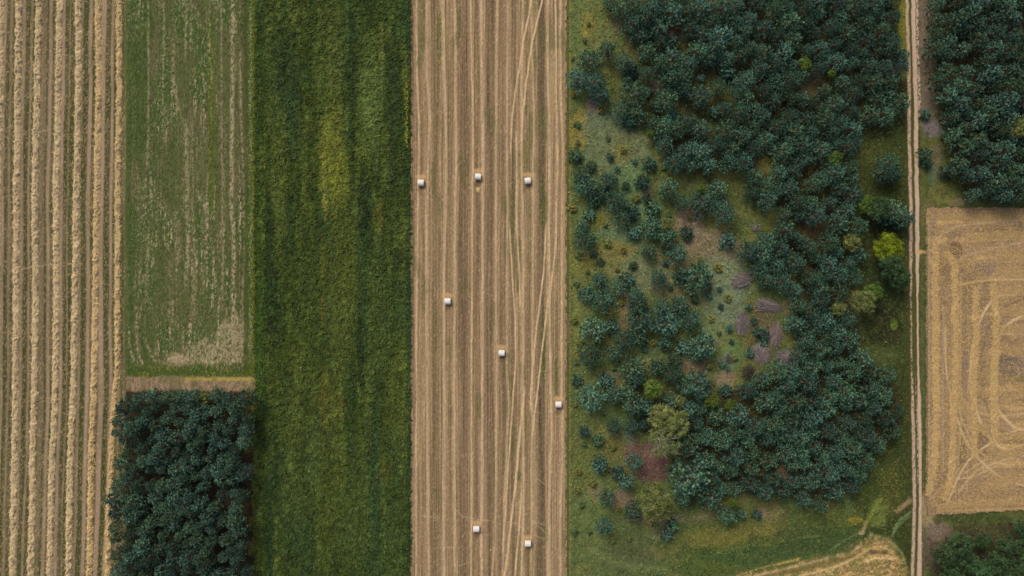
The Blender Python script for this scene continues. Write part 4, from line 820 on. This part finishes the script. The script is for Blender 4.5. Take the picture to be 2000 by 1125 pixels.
for x, y, d in dense:
    if y < 265: lb, g = 'dark pine in the closed upper canopy left of the dirt track', 'pines of the closed upper canopy'
    elif y < 545: lb, g = 'dark pine in the wood between clearing and grassy bay', 'pines between clearing and grassy bay'
    elif y < 745: lb, g = 'dark pine in the narrow waist of the wood right of the brush piles', 'pines in the waist of the wood'
    else: lb, g = 'dark pine in the closed lower canopy above the turning strip', 'pines of the closed lower canopy'
    plant(PINES[rt.randrange(8)], x, y, d, lb, 'pine', g)
# the many smaller pines wedged between the crowns above: one object
fr = np.random.default_rng(31); parts = []
for x, y, d in fill:
    k = PINES[fr.integers(8)]; me = k.root.children[1].data if k.root.children[1].name.startswith('crown') else k.root.children[0].data
    co = np.empty(len(me.vertices) * 3, np.float32); me.vertices.foreach_get('co', co); co = co.reshape(-1, 4, 3)
    ca = np.empty(len(me.vertices) * 4, np.float32); me.color_attributes['albedo'].data.foreach_get('color', ca); ca = ca.reshape(-1, 4, 4)[:, :, :3]
    q = fr.random(len(co)) < .42; co = co[q]; ca = ca[q] * fr.uniform(.8, 1.2)
    sc = d * .1 / (2 * 2.4 * .86); sz = .55 * sc + .35; h = 6.8 * sz; f = 1 - .72 * h / HCAM; a = fr.uniform(0, 6.28)
    c_ = co.mean(1, keepdims=True); co = c_ * np.array([sc, sc, sz]) + (co - c_) * .95          # needles keep their size, tufts draw closer
    V = np.stack([co[..., 0] * math.cos(a) - co[..., 1] * math.sin(a) + wx(x) * f, co[..., 0] * math.sin(a) + co[..., 1] * math.cos(a) + wy(y) * f, co[..., 2]], -1).reshape(-1, 3)
    parts.append((V, np.arange(len(V)).reshape(-1, 4), ca.reshape(-1, 3)))
    zs = np.linspace(-.1, h * .95, 4); parts.append(tube(np.stack([zs * 0 + wx(x) * f, zs * 0 + wy(y) * f, zs], -1), [.12, .1, .06, .02], BARK, 4))
V, F, K = join(parts)
stuff(mesh_np('small_pines', V, F, K, M_PINE), 'smaller dark pines wedged between the larger crowns of the wood', 'pines')
BLOCK = [(228, 798), (262, 776), (330, 770), (420, 770), (482, 772), (484, 830), (474, 880), (486, 935), (474, 1000), (478, 1060), (478, 1160), (220, 1160), (224, 1080), (220, 980), (230, 900)]
blk = poisson(BLOCK, 21.3, [(395, 778, 20)], [(292, 838, 8), (478, 905, 14), (474, 1010, 10)], 9)
for x, y, d in blk:
    lb, g = ('dark pine along the rim of the rectangular plantation', 'pines on the rim of the plantation') if (x < 250 or x > 465 or y < 800) else ('dark pine inside the rectangular plantation', 'pines inside the plantation')
    plant(TALL[rt.randrange(6)], x, y, d, lb, 'pine', g)
rs = random.Random(23)
shrub_spots = poisson([(1116, 20), (1165, 20), (1200, 240), (1290, 300), (1330, 350), (1400, 430), (1470, 540), (1440, 720), (1340, 725), (1290, 700), (1230, 830), (1230, 980), (1300, 1040), (1200, 1060), (1118, 1040)], 30, [(x, y, d) for x, y, d in EDGE + MID + LOWL] + [(1450, 547, 40), (1450, 631, 40), (1486, 692, 40)], [(1390, 470, 40)], 21)
for i, (x, y, d) in enumerate(shrub_spots[:48]):
    j = rs.randrange(3)
    plant(SHRUB[j], x, y, rs.uniform(9, 17), ['yellow green low shrub in the rough grass of the clearing', 'ochre flowering low shrub in the rough grass of the clearing', 'grey green low shrub in the rough grass of the clearing'][j], 'shrub', ['yellow green shrubs of the clearing', 'ochre shrubs of the clearing', 'grey green shrubs of the clearing'][j])
RB = [(1822, -50), (2070, -50), (2070, 388), (1892, 382), (1872, 345), (1860, 270), (1842, 195), (1826, 90)]
rbt = poisson(RB, 26, [(1990, 255, 30), (1968, 335, 16)], [], 13)
for x, y, d in rbt:
    lb, g = ('tall pine on the left fringe of the corner wood across the track', 'fringe pines of the corner wood') if x < 1875 else ('tall pine inside the corner wood across the track', 'inner pines of the corner wood')
    plant(TALL[rt.randrange(6)], x, y, d, lb, 'pine', g, .92)
for x, y, d, lb in ((1810, 222, 17, 'small pine right of the track beside the purple grey patch'), (1808, 300, 22, 'bushy pine right of the track, upper of two touching'), (1813, 318, 18, 'bushy pine right of the track, lower of two touching'), (1852, 336, 22, 'small pale pine just off the corner of the right wood')):
    plant(YOUNG[rt.randrange(5)], x, y, d, lb, 'pine', 'young pines right of the track')
RC = [(1838, 1075), (1862, 1042), (1900, 1032), (2070, 1028), (2070, 1160), (1822, 1160), (1826, 1110)]
for x, y, d in poisson(RC, 36, [], [(1890, 1118, 10)], 17):
    plant(DEC[rt.randrange(4)], x, y, d, 'dark green broadleaf tree in the thicket below the harvested field', 'tree', 'broadleaf thicket in the lower right corner')
print('trees', NTREE[0], 'dense', len(dense), 'block', len(blk), 'corner', len(rbt))
for k in PINES + TALL + YOUNG + DEC + LIME + OLIVE + SHRUB:
    if not k.used:
        for ch in list(k.root.children): bpy.data.objects.remove(ch)
        bpy.data.objects.remove(k.root)

# ================================================================== BRUSH PILES
def brush(px, py, lx, ly, ang, n, label, seed, pale=2, col=(164, 150, 142)):
    r = np.random.default_rng(seed); root = empty('brush_pile', (wx(px), wy(py), 0)); parts = []
    ca, sa = math.cos(ang), math.sin(ang)
    def place(p): return np.stack([p[:, 0] * ca - p[:, 1] * sa, p[:, 0] * sa + p[:, 1] * ca, p[:, 2]], -1)
    def stick(l, wd, c):
        while True:
            u, v = r.uniform(-1, 1, 2)
            if u * u + v * v < 1: break
        a = r.normal(0, .5); z = .12 + .85 * (1 - u * u - v * v) * r.uniform(.3, 1)
        d = np.array([math.cos(a), math.sin(a), r.normal(0, .12)]); p = np.array([u * (lx / 2 - l * .25), v * ly / 2, z])
        bend = r.normal(0, .1, 3) * l
        return tube(place(np.stack([p - d * l / 2, p + bend * .4, p + d * l / 2])), [wd, wd * .8, wd * .3], c, 3)
    for i in range(n):
        parts.append(stick(r.uniform(.5, 1.0) * max(1.0, lx * .5), r.uniform(.018, .04), L(*col) * r.uniform(.45, 1.35)))
    V, F, K = join(parts); mesh_np('branch_heap', V, F, K, M_BARK, root)
    for i in range(pale):
        V, F, K = stick(lx * r.uniform(.4, .6), .055, L(198, 184, 172)); V[:, 2] += .35
        b = mesh_np('branch', V, F, K, M_BARK, root); b['label'] = 'thick pale branch'
    return tag(root, label, 'brush pile', 'brush piles in the clearing')
brush(1450, 547, 4.6, 2.7, .5, 330, 'purple grey brush pile tilted up to the right, uppermost of the heaps', 1, 3)
brush(1501, 598, 5.2, 2.3, -.15, 330, 'long flat brush pile lying level below a clump of pines', 2, 1)
brush(1450, 631, 4.6, 2.5, 1.45, 300, 'dark upright brush pile on the left side of the heaps', 3, 2, (160, 146, 144))
brush(1514, 653, 5.0, 2.6, 1.4, 330, 'pinkish upright brush pile against the wood, below the long flat one', 4, 1, (170, 152, 144))
brush(1486, 692, 4.2, 3.2, -.9, 330, 'brush pile with pale thick branches on top, in the middle of the lower heaps', 5, 5)
brush(1539, 696, 5.2, 2.2, .15, 310, 'long brush pile reaching into the wood at the right of the lower heaps', 6, 2)
brush(1462, 727, 3.2, 3.0, .6, 150, 'thin scattered brush pile, lowest of the heaps', 7, 1, (104, 96, 84))
brush(1476, 443, 2.2, 2.2, .9, 60, 'small tangle of pale dead branches among pines above the heaps', 8, 3, (180, 168, 164))
brush(1424, 701, 1.8, 1.8, .3, 60, 'little grey twig heap left of the lower brush piles', 9, 0, (118, 108, 118))
